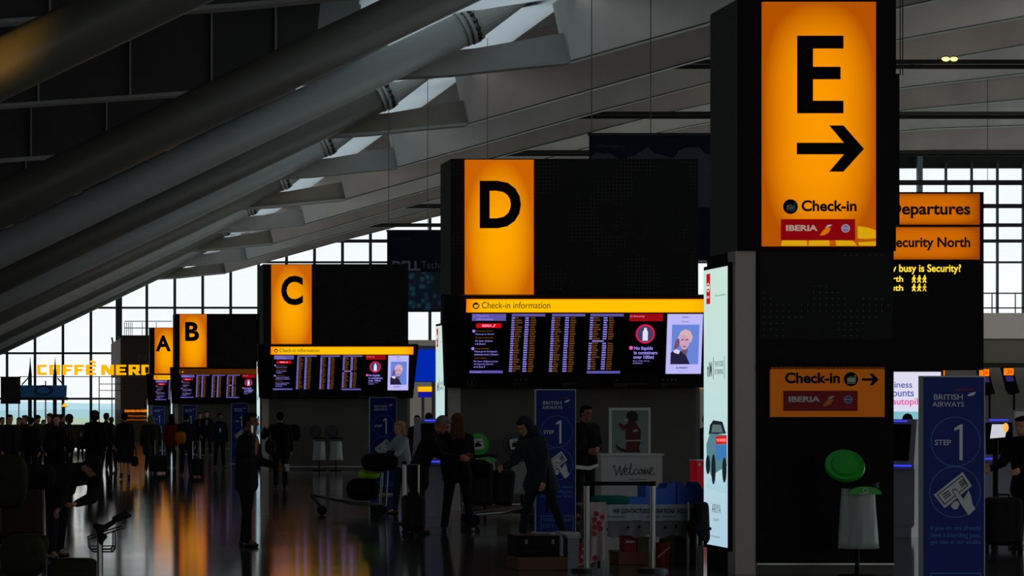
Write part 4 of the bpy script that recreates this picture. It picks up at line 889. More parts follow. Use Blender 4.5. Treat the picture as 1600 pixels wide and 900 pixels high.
# ------------------------------------------------------------------ around tower E and the donation stand
bin_stand(1341, 24.55, 'green-lidded recycling bin with clear bag, lid open, in front of tower E', True)
Y = 25.6
p1 = post(916.5, Y, 'left steel barrier post with black belt in front of the donation table'); p2 = post(1019.5, Y, 'right steel barrier post with black belt in front of the donation table')
bt = MB().box(X(917, Y) + .036, X(1019, Y) - .036, Y - .004, Y + .004, .925, .968).build('barrier_belt', cloth((14, 14, 15))); tag(bt, 'black retractable belt stretched between the two steel barrier posts', 'barrier belt')
# table
Y = 26.6; zt = Z(789, Y); x0, x1 = X(924, Y), X(1112, Y)
tb = thing('folding_table', 'folding table with black legs under the contactless donations banner', 'table', ((x0 + x1) / 2, Y + .35, 0))
MB().box(x0, x1, Y, Y + .7, zt - .03, zt).build('tabletop', mat('table_top', (120, 118, 112), .6), tb)
for x in (x0 + .1, x1 - .1):
    for yy in (Y + .06, Y + .64): MB().cyl((x, yy, 0), (x, yy, zt - .03), .016, n=8).build('leg', BLACK, tb)
MB().cyl((X(950, Y), Y + .05, Z(828, Y)), (X(1003, Y), Y + .05, Z(812, Y)), .016, n=6).build('brace', BLACK, tb)
MB().cyl((x0 + .1, Y + .06, .2), (x0 + .1, Y + .64, .2), .014, n=6).build('brace', BLACK, tb)
cb = MB(); n = 60; vs = []
for j in range(5):
    for i in range(n + 1):
        u = i / n; z = zt + .006 - (zt - Z(814, Y)) * j / 4; vs.append((x0 - .02 + (x1 - x0 + .03) * u, Y - .012 - .008 * math.sin(u * 34 + j * .6) * j / 4 - .004 * math.sin(u * 90), z))
cb.add(vs, [(j * (n + 1) + i, (j + 1) * (n + 1) + i, (j + 1) * (n + 1) + i + 1, j * (n + 1) + i + 1) for j in range(4) for i in range(n)])
cbo = cb.build('donation_banner', mat('white_cloth', (150, 152, 156), .8), None, smooth=True); tag(cbo, 'white banner reading CONTACTLESS DONATIONS ACCEPTED HERE, along the table edge', 'banner')
e = MB(); yb = Y - .024
e.text('CONTACTLESS', X(969, Y), X(1014, Y), Z(801.5, Y), Z(794.5, Y), yb, .01, .003); e.text('DONATIONS', X(1017, Y), X(1053, Y), Z(801.5, Y), Z(794.5, Y), yb, .01, .003); e.text('ACCEPTED HERE', X(1057, Y), X(1107, Y), Z(801.5, Y), Z(794.5, Y), yb, .01, .003)
for i in range(4):
    cx = 958 + i * 2.4; h = 2.2 + i * .9; e.prism([(X(cx, Y), Z(798 - h, Y)), (X(cx + 1.2, Y), Z(798 - h * .5, Y)), (X(cx + 1.2, Y), Z(798 + h * .5, Y)), (X(cx, Y), Z(798 + h, Y)), (X(cx + .4, Y), Z(798, Y))], yb - .003, yb)
for a, b in ((948, 974), (1008, 1030), (1033, 1054)): e.box(X(a, Y), X(b, Y), yb - .003, yb, Z(807.6, Y), Z(806.6, Y))
e.build('lettering', INK, cbo)
sk = MB(); vs = []
for j in range(5):
    for i in range(n + 1):
        u = i / n; z = Z(814, Y) - (Z(814, Y) - Z(838 + 3 * math.sin(u * 26), Y)) * j / 4; vs.append((X(950, Y) + (X(1108, Y) - X(950, Y)) * u, Y + .02 - .015 * math.sin(u * 40) * j / 4, z))
sk.add(vs, [(j * (n + 1) + i, (j + 1) * (n + 1) + i, (j + 1) * (n + 1) + i + 1, j * (n + 1) + i + 1) for j in range(4) for i in range(n)])
for px, py in ((981, 824), (998, 823), (1039, 824), (1056, 822), (1073, 821)): sk.disc(X(px, Y), Z(py, Y), .017, Y - .02, Y - .012, 14, 1)
tag(sk.build('table_skirt', [mat('pale_dotted_cloth', (112, 106, 106), .85), INK], None), 'pale dotted cloth hanging below the donations banner', 'cloth')
# poppy cloth at the table's left end
pc = MB(); vs = []; n2 = 16
for j in range(11):
    v = j / 10
    for i in range(n2 + 1):
        u = i / n2; xl = 923 - 20 * v; xr = 948 - 5 * v + 2 * math.sin(v * 9); vs.append((X(xl + (xr - xl) * u, 26.45), 26.5 - .06 * v - .03 * math.sin(u * 14 + v * 2) * v, max(.015, Z(785 + (101 - 12 * u) * v, 26.45))))
pc.add(vs, [(j * (n2 + 1) + i, (j + 1) * (n2 + 1) + i, (j + 1) * (n2 + 1) + i + 1, j * (n2 + 1) + i + 1) for j in range(10) for i in range(n2)])
r_ = random.Random(4)
pco = pc.build('poppy_cloth', mat('pink_white_cloth', (165, 140, 142), .85), None, smooth=True); tag(pco, 'white cloth printed with red poppies draped over the table left end', 'cloth')
for px, py in ((932, 803), (941, 808), (929, 812), (930, 824), (929, 834), (909, 852), (908, 863), (907, 876), (909, 889), (930, 872), (938, 826), (936, 818)):
    yy = 26.34; e = MB(); e.disc(X(px, yy), Z(py, yy), .027 + .008 * r_.random(), yy, yy + .006, 14); e.build('poppy_print', mat('poppy_red', (150, 18, 30), .8), pco)
# things on the table
soft_bag(954, 782, 26.85, .22, .14, .06, 'flat teal bag lying on the donation table, left end', (30, 92, 88), name='teal_bag')
def crate(px0, px1, py0, Y_, d, label, rgb, z0=zt, notch=True, grp=None):
    xa, xb, z1 = X(px0, Y_), X(px1, Y_), Z(py0, Y_); t = thing('storage_crate', label, 'crate', ((xa + xb) / 2, Y_ + d / 2, z0), grp); m = mat('crate_%d_%d_%d' % rgb, rgb, .5)
    b = .018; h = z1 - z0; xm = (xa + xb) / 2
    MB().box(xa, xb, Y_, Y_ + d, z0, z0 + b).build('base', m, t)
    for y0_ in (Y_, Y_ + d - b): MB().prism([(xa, z0 + b), (xb, z0 + b), (xb, z1), (xm + .08, z1), (xm + .06, z1 - .05), (xm - .06, z1 - .05), (xm - .08, z1), (xa, z1)] if notch else [(xa, z0 + b), (xb, z0 + b), (xb, z1), (xa, z1)], y0_, y0_ + b).build('side', m, t)
    for x in (xa, xb - b): MB().box(x, x + b, Y_ + b, Y_ + d - b, z0 + b, z1).build('side', m, t)
    MB().box(xa + .05, xb - .05, Y_ - .006, Y_, z0 + .35 * h, z0 + .5 * h).build('rib', m, t); return t
CB = (22, 84, 196)
crate(983, 1009, 777, 26.75, .3, 'low blue crate on the donation table beside the teal bag', CB, notch=False, grp='blue crates on the donation table')
crate(1009, 1056, 756, 26.75, .35, 'middle blue crate on the donation table, right of the barrier post', CB, grp='blue crates on the donation table'); crate(1058, 1092, 753, 26.8, .3, 'tall blue crate on the donation table, second from right', CB, grp='blue crates on the donation table'); crate(1093, 1118, 757, 26.85, .3, 'blue crate on the donation table, half hidden by the lit advert', CB, grp='blue crates on the donation table')
# under the table
def carton(px0, px1, py0, py1, Y_, d, label, rgb, name='carton', cat='box', mark=None):
    xa, xb, z0, z1 = X(px0, Y_), X(px1, Y_), max(0, Z(py1, Y_)), Z(py0, Y_); t = thing(name, label, cat, ((xa + xb) / 2, Y_ + d / 2, z0)); m = mat('carton_%d_%d_%d' % rgb, rgb, .7)
    MB().box(xa, xb, Y_, Y_ + d, z0, z1).build('body', m, t, bevel=.008); MB().box(xa - .006, xb + .006, Y_ - .006, Y_ + d + .006, z1 - .02, z1 + .006).build('lid', m, t)
    if mark: mark((xa, xb, z0, z1, Y_, t))
    return t
carton(966, 1015, 863, 900, 26.7, .4, 'plain brown carton on the floor under the donation table', (110, 56, 20))
carton(975, 995, 838, 862.5, 26.75, .2, 'small red box standing on the brown carton under the table', (150, 14, 26), mark=lambda q: MB().box(q[0] + .02, q[1] - .03, q[4] - .012, q[4] - .006, q[3] - .07, q[3] - .05).build('label_strip', WHITELET, q[5]))
carton(996, 1014, 840, 862.5, 26.75, .2, 'small olive box beside the red box under the table', (84, 76, 44))
bk = thing('bucket', 'red bucket with handle on the floor under the donation table', 'bucket', (X(1040, 26.7), 26.85, 0))
MB().cyl((X(1040, 26.7), 26.85, 0), (X(1040, 26.7), 26.85, .245), .09, .115, n=24).build('pail', mat('red_plastic', (150, 10, 14), .45), bk); MB().path([(X(1040, 26.7) - .08, 26.74, .08), (X(1040, 26.7) + .05, 26.72, .2)], .008, 6).build('handle', WHITELET, bk)
soft_bag(1043, 846, 26.85, .085, .09, .075, 'lime green bag resting on top of the red bucket', (96, 104, 16), name='lime_bag')
carton(1060, 1098, 838, 896, 26.75, .35, 'translucent plastic box with dark contents under the table right end', (58, 34, 34), name='storage_box')
# coat over a chair
Y = 25.9; ch = thing('chair', 'metal legged chair beside the lit advert, hidden under a black coat', 'chair', (X(1098, Y), Y + .2, 0)); xa, xb = X(1088, Y), X(1112, Y)
MB().box(xa, xb, Y, Y + .4, .43, .46).build('seat', BLACK, ch); MB().box(X(1101, Y), xb, Y + .38, Y + .41, .6, .74).build('backrest', BLACK, ch)
for x, yy in ((X(1090, Y), Y + .02), (X(1098.5, Y), Y + .02), (xb - .02, Y + .38), (xa + .02, Y + .38)): MB().cyl((x, yy, 0), (x, yy, .44 if yy < Y + .2 else .72), .011, n=8).build('leg', STEEL, ch)
ct = MB()
for p, q_, r, r2 in (((1101, 792), (1092, 826), .05, .08), ((1104, 791), (1101, 840), .05, .085), ((1092, 826), (1094, 838), .08, .07), ((1094, 838), (1101, 846), .07, .06), ((1099, 800), (1095, 834), .07, .085)):
    for dy in (.08, .2): ct.rcone((X(p[0], Y), Y + dy, Z(p[1], Y)), (X(q_[0], Y), Y + dy, Z(q_[1], Y)), r, r2)
co = soft(ct, 'coat', cloth((17, 17, 18)), None, .015, at=None); 
co.location = (X(1100, Y), Y + .16, .46); 
for v in co.data.vertices: v.co -= Vector((X(1100, Y), Y + .16, .46))
tag(co, 'black coat heaped over the chair beside the lit advert', 'coat')
# welcome counter and poster
Y = 40.0; wc = thing('welcome_counter', 'white counter box reading Welcome, standing before tower D', 'counter', (X(987, Y), Y + .25, 0)); GB_ = mat('pale_counter', (192, 192, 190), .7)
MB().box(X(939.5, Y), X(1035, Y), Y, Y + .5, 0, Z(712, Y)).build('body', GB_, wc); MB().box(X(937, Y), X(1037, Y), Y - .03, Y + .53, Z(712, Y), Z(709, Y)).build('top', GB_, wc)
SCRIPT = MB(); k = lambda a, b: (X(a, Y), Z(b, Y))
def stroke(pts, wd=.48):
    for (a, b), (c, d) in zip(pts, pts[1:]):
        dx, dz = c - a, d - b; L = math.hypot(dx, dz) or 1; nx, nz = -dz / L * wd, dx / L * wd
        SCRIPT.prism([k(a + nx - dx / L * .3, b + nz - dz / L * .3), k(c + nx + dx / L * .3, d + nz + dz / L * .3), k(c - nx + dx / L * .3, d - nz + dz / L * .3), k(a - nx - dx / L * .3, b - nz - dz / L * .3)], Y - .006, Y - .001)
stroke([(957.5, 730), (960, 727), (961, 734), (963, 743), (967, 732), (968.5, 728), (969, 736), (971, 743), (975, 731), (979, 725)])
stroke([(975, 737), (979, 736), (980, 732), (977.5, 731), (975.5, 735), (976, 741), (980, 742), (983.5, 737)]); stroke([(983.5, 737), (987, 728), (986, 724), (984, 730), (984, 740), (987, 742), (989.5, 738)])
stroke([(996, 734), (993, 732), (990.5, 736), (991, 741), (995, 741), (998, 738)]); stroke([(1000, 733), (998, 737), (999, 741), (1002, 740), (1003, 735), (1000, 733), (1005, 735)])
stroke([(1005, 734), (1005.5, 741), (1008, 733), (1009, 741), (1012, 733), (1013, 741), (1016, 737)]); stroke([(1015, 738), (1019, 735), (1020, 731), (1017, 730), (1015.5, 735), (1016, 741), (1020, 742), (1023, 740)])
SCRIPT.disc(*k(1024.5, 741.5), .008, Y - .006, Y - .001, 8)
for a, b, py in ((982, 1010, 749), (988, 1012, 754), (988, 1013, 757)): SCRIPT.box(X(a, Y), X(b, Y), Y - .004, Y - .001, Z(py + .5, Y), Z(py - .3, Y))
SCRIPT.build('lettering', INK, wc)
Yp = Y + .1; ps = thing('poster_frame', 'white framed poster of a saluting figure in red tunic on the welcome counter', 'poster', (X(984, Yp), Yp, Z(709, Y)))
B = lambda a, b, c, d, y0, y1: MB().box(X(a, Yp), X(b, Yp), y0, y1, Z(d, Yp), Z(c, Yp))
B(952, 1016.5, 637, 709, Yp, Yp + .04).build('frame', mat('white_frame', (205, 208, 205), .6), ps); B(956, 1013, 641, 708, Yp - .004, Yp).build('picture_field', mat('poster_pale', (118, 140, 130), .7), ps)
e = MB(); K = lambda P: [(X(a, Yp), Z(b, Yp)) for a, b in P]; y0 = Yp - .008
e.prism(K([(978, 652), (980, 645), (986, 641.5), (993, 643), (997, 649), (996, 657), (990, 660), (983, 659)]), y0, Yp - .004, 0)
e.prism(K([(981, 657), (986, 660), (993, 659), (997, 666), (1001, 672), (1001, 690), (998, 700), (1001, 707), (977, 707), (978, 690), (977, 671), (973, 673), (966, 664), (968, 660), (975, 665), (980, 662)]), y0, Yp - .004, 1)
e.prism(K([(974, 656), (980, 653), (982, 657), (977, 660)]), y0 - .001, Yp - .004, 2); e.prism(K([(977, 688), (1001, 687), (1001, 689), (977, 690)]), y0 - .001, Yp - .004, 2); e.prism(K([(989, 672), (996, 671), (996, 674), (989, 675)]), y0 - .001, Yp - .004, 2)
e.prism(K([(962, 694), (970, 700), (978, 702), (978, 707), (971, 706), (963, 701)]), y0, Yp - .004, 0)
e.build('figure_picture', [mat('poster_black', (26, 16, 18), .7), mat('poster_red', (88, 10, 22), .7), mat('poster_white', (170, 170, 165), .7)], ps)
# case on low box, grey container near the totem
bxz = carton(810, 887, 872, 893, 25.75, .6, 'low brown box under the black equipment case', (96, 52, 24), name='brown_box')
Y = 25.85; z0 = Z(872, 25.75) + .006
ec = thing('equipment_case', 'black equipment case on the low brown box, left of the barrier post', 'case', (X(841, Y), Y + .25, z0))
MB().box(X(808, Y), X(875, Y), Y, Y + .5, z0, Z(837, Y)).build('shell', BLACK, ec, bevel=.015); MB().path([(X(830, Y), Y - .02, Z(855, Y)), (X(830, Y), Y - .05, Z(852, Y)), (X(852, Y), Y - .05, Z(852, Y)), (X(852, Y), Y - .02, Z(855, Y))], .01, 6).build('grip', RUB, ec)
for px in (820, 862): MB().box(X(px, Y), X(px + 4, Y), Y - .012, Y, Z(850, Y), Z(843, Y)).build('latch', DSTEEL, ec)
gc = thing('waste_container', 'narrow silver grey waste container left of the poppy cloth', 'bin', (X(895, 26), 26.1, 0)); MB().prism([(X(887, 26), 0), (X(904, 26), 0), (X(905, 26), Z(841, 26)), (X(887, 26), Z(841, 26))], 26, 26.2).build('body', mat('silver_grey', (112, 114, 122), .5, metal=.3), gc)
MB().box(X(885, 26), X(907, 26), 25.98, 26.22, Z(841, 26), Z(835, 26)).build('lid', GREYP, gc)
gb = thing('flat_box', 'small pale grey box lying behind the silver waste container', 'box', (X(886, 26.6), 26.7, 0)); MB().box(X(876, 26.6), X(899, 26.6), 26.6, 26.85, 0, Z(834, 26.6)).build('body', GREYP, gb); MB().box(X(875, 26.6), X(900, 26.6), 26.59, 26.86, Z(834, 26.6), Z(832, 26.6)).build('lid', GREYP, gb)
# ------------------------------------------------------------------ bins by towers D and C
bin_stand(758, 41.2, 'green-lidded recycling bin with white pictogram, before tower D left part', True, tilt=(-80, -8), picture=True); bin_stand(816, 41.2, 'black-lidded waste bin behind the stooping traveller', False, tilt=(-80, -8), picture=True)
bin_stand(499, 70.7, 'black-lidded clear bag bin before tower C, left of the pair', False, tilt=(-75, -6)); bin_stand(525, 70.7, 'black-lidded clear bag bin before tower C, right of the pair', False, tilt=(-75, -6))

# ------------------------------------------------------------------ kiosks, screens and desks
kiosk(676, 35.8, 'grey self-service kiosk with blue light line behind the stooping grey-haired man', 0)
kiosk(1405, 33.0, 'grey self-service kiosk between tower E and the nearest totem', -38)
kiosk(1559, 38, 'self-service kiosk at the right edge, lit white screen', -15)
ks = thing('lit_monitor', 'tilted white lit monitor with warm reflection above traveller at right edge', 'monitor', (X(1559, 36), 36, 0)); Y = 36
MB().prism([(X(1547, Y), Z(685, Y)), (X(1570, Y), Z(683, Y)), (X(1574, Y), Z(663, Y)), (X(1550, Y), Z(663, Y))], Y - .01, Y).build('screen', glow('monitor_white', (205, 205, 215)), ks); MB().prism([(X(1545, Y), Z(688, Y)), (X(1572, Y), Z(686, Y)), (X(1576, Y), Z(661, Y)), (X(1548, Y), Z(661, Y))], Y, Y + .05).build('bezel', BLACK, ks)
MB().ball((X(1570, Y), Y - .03, Z(668, Y)), (.045, .02, .07)).build('orange_glare', glow('glare_orange', (255, 170, 70), 1.2), ks); MB().cyl((X(1559, Y), Y + .08, 0), (X(1559, Y), Y + .08, Z(672, Y)), .04, n=10).build('stand', BLACK, ks); MB().cyl((X(1559, Y), Y + .08, 0), (X(1559, Y), Y + .08, .03), .2, n=20).build('foot', BLACK, ks)  # orange glare on the screen, modelled as a glowing spot
Y = 45; sc = thing('advert_screen', 'white lit screen with blue and pink words, between tower E and nearest totem', 'screen', (X(1420, Y), Y, 0))
MB().box(X(1362, Y), X(1474, Y), Y, Y + .12, Z(662, Y), Z(577, Y)).build('housing', BLACK, sc); MB().box(X(1366, Y), X(1470, Y), Y - .006, Y, Z(643, Y), Z(581, Y)).build('screen', glow('screen_paper', (222, 220, 240)), sc)
MB().box(X(1366, Y), X(1470, Y), Y - .006, Y, Z(656, Y), Z(643, Y)).build('picture_strip', glow('screen_teal', (130, 190, 200)), sc); MB().box(X(1405, Y), X(1435, Y), Y + .02, Y + .1, 0, Z(662, Y)).build('stand', BLACK, sc); MB().box(X(1390, Y), X(1450, Y), Y - .15, Y + .25, 0, .04).build('foot', BLACK, sc)
e = MB(); e.text('business', X(1377, Y), X(1425, Y), Z(606, Y), Z(596, Y), Y - .006, .01); e.text('accounts', X(1374, Y), X(1427.5, Y), Z(619.5, Y), Z(610, Y), Y - .006, .01); e.build('lettering', glow('screen_indigo', (70, 76, 160)), sc)
e = MB(); e.text('autopilot', X(1394, Y), X(1448, Y), Z(635.5, Y), Z(622, Y), Y - .006, .01); e.build('lettering', glow('screen_pinktext', (230, 50, 140)), sc)
for px, Y, lab, hw in ((658, 80, 'large plain blue screen between towers C and D', 28), (1104, 44, 'plain blue screen beyond tower D, left of the lit advert', 20)):
    py0, py1 = (546, 596) if px < 1000 else (498, 596)
    b = thing('blue_screen', lab, 'screen', (X(px, Y), Y, 0), 'plain blue screens'); MB().box(X(px - hw, Y), X(px + hw, Y), Y, Y + .1, Z(py1, Y), Z(py0, Y)).build('screen', glow('screen_blue', (0, 44, 190), .8), b)
    MB().box(X(px - hw - 1, Y), X(px + hw + 1, Y), Y + .1, Y + .16, Z(py1 + 1, Y), Z(py0 - 6, Y)).build('backing', mat('grey_backing', (110, 108, 112), .6), b)
    for q in (-.7, .7): MB().box(X(px + q * hw, Y) - .05, X(px + q * hw, Y) + .05, Y + .02, Y + .1, 0, Z(py1, Y)).build('post', DSTEEL, b)
Y = 78; b = thing('direction_sign', 'small orange over blue lit sign below the blue screen', 'sign', (X(664, Y), Y, 0)); MB().box(X(653.5, Y), X(675, Y), Y, Y + .1, Z(612, Y), Z(604, Y)).build('orange_panel', AMBER, b); MB().box(X(654, Y), X(674.5, Y), Y, Y + .1, Z(621, Y), Z(612.2, Y)).build('blue_panel', glow('sign_blue', (20, 20, 150)), b); MB().box(X(660, Y), X(664, Y), Y + .1, Y + .18, 0, Z(606, Y)).build('post', DSTEEL, b)
Y = 43.5; b = thing('direction_sign', 'small gold sign strip right of tower D, under the blue screen', 'sign', (X(1103, Y), Y, 0)); MB().box(X(1095, Y), X(1120, Y), Y, Y + .08, Z(608, Y), Z(602.5, Y)).build('orange_panel', glow('gold_sign', (150, 110, 50)), b); MB().box(X(1116, Y), X(1119, Y), Y + .08, Y + .14, 0, Z(604, Y)).build('post', DSTEEL, b)
Y = 39.5; b = thing('red_stand', 'red box stand right of tower D, behind the donation crates', 'display stand', (X(1105, Y), Y + .2, 0)); MB().box(X(1089, Y), X(1124, Y), Y, Y + .4, 0, Z(720, Y)).build('body', mat('bright_red_board', (200, 10, 30), .6, emit=(120, 0, 12), es=.4), b); MB().box(X(1088, Y), X(1125, Y), Y - .02, Y + .42, Z(720, Y), Z(718.5, Y)).build('top', WHITE, b); MB().box(X(1091, Y), X(1095, Y), Y - .004, Y, Z(728, Y), Z(723, Y)).build('label_tag', WHITE, b)  # board is no lamp; a weak glow is put into its red
# check-in desks at the right
Y = 72.0; dk = thing('check_in_desk', 'long pale check-in desk at the right under the number displays', 'desk', (X(1500, Y), Y, 0)); MB().box(X(1395, Y), X(1700, Y), Y, Y + .8, .05, 1.1).build('front', mat('desk_beige', (120, 116, 108), .6), dk); MB().box(X(1393, Y), X(1702, Y), Y - .05, Y + .85, 1.1, 1.15).build('counter_top', DSTEEL, dk); MB().box(X(1395, Y), X(1700, Y), Y + .04, Y + .76, 0, .05).build('plinth', BLACK, dk)
for px, py, i in ((1443.5, 581.5, 'first'), (1476, 581, 'second'), (1545.5, 582, 'third'), (1584, 580.5, 'fourth')):
    t = thing('desk_number_display', f'black hanging desk display with lit orange number head, {i} from the left', 'display', (X(px, Y), Y + .4, 1.15), 'desk number displays')
    e = MB().box(X(px - 6.5, Y), X(px + 6.5, Y), Y + .3, Y + .42, Z(py + 5.5, Y), Z(py - 5.5, Y)); e.build('number_head', glow('display_orange', (255, 130, 10)), t)
    MB().text('24', X(px - 4, Y), X(px + 4, Y), Z(py + 3.5, Y), Z(py - 3.5, Y), Y + .3, .02, .006).build('lettering', glow('display_deep', (200, 70, 0)), t)
    MB().prism([(X(px - 8, Y), Z(py - 6.5, Y)), (X(px + 8, Y), Z(py - 7, Y)), (X(px + 14, Y), Z(py + 18, Y)), (X(px + 19, Y), Z(py + 33, Y)), (X(px + 6, Y), Z(py + 36, Y)), (X(px + 0, Y), Z(py + 28, Y))], Y + .42, Y + .6).build('housing', BLACK, t)
    MB().prism([(X(px - 4, Y), Z(py + 7, Y)), (X(px + 7, Y), Z(py + 7, Y)), (X(px + 9, Y), Z(py + 15, Y)), (X(px - 2, Y), Z(py + 15, Y))], Y + .38, Y + .42).build('screen', glow('display_violet', (44, 36, 92)), t)
    MB().cyl((X(px + 12, Y), Y + .52, 1.15), (X(px + 12, Y), Y + .52, Z(py + 34, Y)), .035, n=8).build('pole', BLACK, t)
b = thing('notice_frame', 'small white notice frame on the desk at the right edge', 'notice', (X(1596, Y), Y + .2, 1.15)); MB().box(X(1588, Y), X(1612, Y), Y + .18, Y + .22, 1.15, Z(641, Y)).build('board', mat('notice_grey', (150, 150, 156), .6), b); MB().box(X(1590, Y), X(1610, Y), Y + .176, Y + .18, 1.2, Z(643, Y)).build('sheet', WHITE, b)

# ------------------------------------------------------------------ the cafe at the far left
Y = 150.0; YC = Y
cs = thing('cafe_sign', 'yellow lit cafe sign in block letters on a thin frame', 'sign', (X(145, Y), Y, 0)); YEL = glow('cafe_yellow', (255, 178, 0), 1.1); e = MB()
def T(b, x0, x1, y0=570.0, y1=586.0, bo=.1): e.text(b, X(x0, Y), X(x1, Y), Z(y1, Y), Z(y0, Y), Y, bo, .1)
BARS = {'C': ((0, 1, .78, 1), (0, 1, 0, .24), (0, .36, 0, 1)), 'A': ((0, 1, .78, 1), (0, 1, .3, .52), (0, .34, 0, 1), (.66, 1, 0, 1)), 'F': ((0, 1, .76, 1), (0, .85, .36, .6), (0, .36, 0, 1)), 'E': ((0, 1, .8, 1), (0, .9, .4, .6), (0, 1, 0, .22), (0, .36, 0, 1)),
        'N': ((0, .3, 0, 1), (.7, 1, 0, 1)), 'R': ((0, 1, .8, 1), (0, .95, .36, .56), (0, .34, 0, 1), (.66, 1, .45, 1)), 'O': ((0, 1, .8, 1), (0, 1, 0, .2), (0, .34, 0, 1), (.66, 1, 0, 1))}
for ch, a, b in (('C', 58, 73), ('A', 77, 94), ('F', 98, 113), ('F', 116, 131), ('E', 134, 150), ('N', 158, 178), ('E', 181, 197), ('R', 201, 218), ('O', 221, 238)):
    f_ = lambda u, v: (X(a + (b - a) * u, Y), Z(586 - 16 * v, Y))
    for u0, u1, v0, v1 in BARS[ch]: (p0, q0), (p1, q1) = f_(u0, v0), f_(u1, v1); e.box(p0, p1, Y - .1, Y, q0, q1)
    if ch == 'R': e.prism([f_(.36, .4), f_(.78, .4), f_(1.08, 0), f_(.68, 0)], Y - .12, Y)
    if ch == 'N': e.prism([f_(0, 1), f_(.38, 1), f_(1, 0), f_(.62, 0)], Y - .12, Y)
e.prism([(X(140, Y), Z(566, Y)), (X(149, Y), Z(568.5, Y)), (X(150, Y), Z(565.5, Y)), (X(142, Y), Z(563, Y))], Y - .1, Y)
e.build('lettering', YEL, cs)
fr = MB()
for px in (98, 155, 175, 236): fr.box(X(px - .8, Y), X(px + .8, Y), Y, Y + .08, 0, Z(588, Y))
for a, b, py in ((30, 245, 588.5), (155, 192, 600), (155, 192, 610)): fr.box(X(a, Y), X(b, Y), Y, Y + .08, Z(py + .6, Y), Z(py - .6, Y))
fr.build('sign_frame', MULL, cs)
Y = 158.0; cw = thing('cafe_block', 'dark brown cafe block with roof railing, behind tower A', 'kiosk building', (X(204, Y), Y + 2, 0)); B = lambda a, b, c, d, y0, y1: MB().box(X(a, Y), X(b, Y), y0, y1, Z(d, Y), Z(c, Y))
B(189, 270, 527, 688, Y, Y + 4).build('wall', mat('dark_cafe_wall', (46, 34, 28), .7), cw); B(186, 272, 524, 527, Y - .2, Y + 4.2).build('roof', BARM, cw)
MB().prism([(X(174, Y), Z(537, Y)), (X(188.9, Y), Z(527, Y)), (X(188.9, Y), 0), (X(180, Y), 0), (X(180, Y), Z(590, Y)), (X(174, Y), Z(590, Y))], Y + .05, Y + .4).build('pale_flank', mat('pale_cafe_flank', (200, 200, 200), .6), cw)
rg = MB()
for px in (195, 198, 201, 204, 207, 223, 245): rg.box(X(px - .4, Y), X(px + .4, Y), Y + .5, Y + .6, Z(524, Y), Z(503, Y))
for py in (501.5, 512): rg.box(X(195, Y), X(270, Y), Y + .5, Y + .6, Z(py + .6, Y), Z(py - .6, Y))
rg.build('railing', MULL, cw)
for dx, py in ((177, 535), (184, 532)): MB().cyl((X(dx, Y), Y + .2, Z(538, Y)), (X(dx - 2, Y), Y + .2, Z(527, Y)), .06, n=6).build('floodlight', BARM, cw)
MB().text('N', X(215, Y), X(229, Y), Z(565, Y), Z(553, Y), Y, .03, .02).build('lettering', mat('olive_letter', (70, 66, 40), .7), cw)
bl = MB(); r_ = random.Random(2)
Y = 156.0; br = thing('bar_shelf', 'dark bar front with rows of small glowing amber lights, left of tower A', 'bar', (X(211, Y), Y, 0)); MB().box(X(190, Y), X(262, Y), Y, Y + 1.2, 0, Z(638, Y)).build('bar_front', mat('dark_cafe_wall', (46, 34, 28)), br)
for row, (py, h, bright) in enumerate(((642, 2.2, (255, 130, 10)), (650, 1.4, (150, 70, 10)), (656, 1.4, (130, 64, 14)))):
    g = MB()
    for i in range(22): g.box(X(195 + i * 1.6, Y), X(196.1 + i * 1.6, Y), Y - .05, Y, Z(py + h * r_.uniform(.5, 1), Y), Z(py - h * r_.uniform(.4, 1), Y))
    g.build('light_row', glow('bar_glow_%d' % row, bright), br)
# blue kiosk with mast-like finials, dark hanging board, pendant lamp
Y = 140.0; bk = thing('blue_kiosk', 'blue fascia kiosk with two pointed masts, far left', 'kiosk', (X(68, Y), Y + 1, 0)); BK = mat('kiosk_blue', (30, 110, 180), .5)
MB().prism([(X(32, Y), Z(622, Y)), (X(104, Y), Z(620, Y)), (X(104.5, Y), Z(602, Y)), (X(32, Y), Z(602, Y))], Y, Y + 2).build('fascia', BK, bk); MB().box(X(31, Y), X(106, Y), Y - .05, Y + 2, Z(625, Y), Z(620.5, Y)).build('fascia_trim', BARM, bk)
for px in (47, 86):
    MB().prism([(X(px - 3, Y), 0), (X(px + 3, Y), 0), (X(px + 3, Y), Z(585, Y)), (X(px + 1.5, Y), Z(570, Y)), (X(px + .4, Y), Z(556, Y)), (X(px - .8, Y), Z(572, Y)), (X(px - 3, Y), Z(590, Y))], Y + .4, Y + .7).build('mast', MULL, bk)
for a, b in ((44, 34), (90, 100)): MB().prism([(X(a, Y), Z(592, Y)), (X(a, Y), Z(589, Y)), (X(b, Y), Z(600, Y)), (X(b, Y), Z(603, Y))], Y + .4, Y + .6).build('strut', MULL, bk)
for px in (55.5, 71.5, 100): MB().box(X(px - 1, Y), X(px + 1, Y), Y + .4, Y + .5, 0, Z(621, Y)).build('post', MULL, bk)
MB().box(X(70.5, Y), X(72.5, Y), Y + .4, Y + .5, Z(602, Y), Z(595, Y)).build('finial', MULL, bk); MB().box(X(33, Y), X(104, Y), Y + .2, Y + 1.4, 0, 1.1).build('counter', BARM, bk)
e = MB(); e.ring(X(68, Y), Z(610, Y), .32, .1, Y - .02, Y, 20, sx=1.8); e.build('oval_emblem', mat('kiosk_emblem', (16, 40, 62), .6), bk)
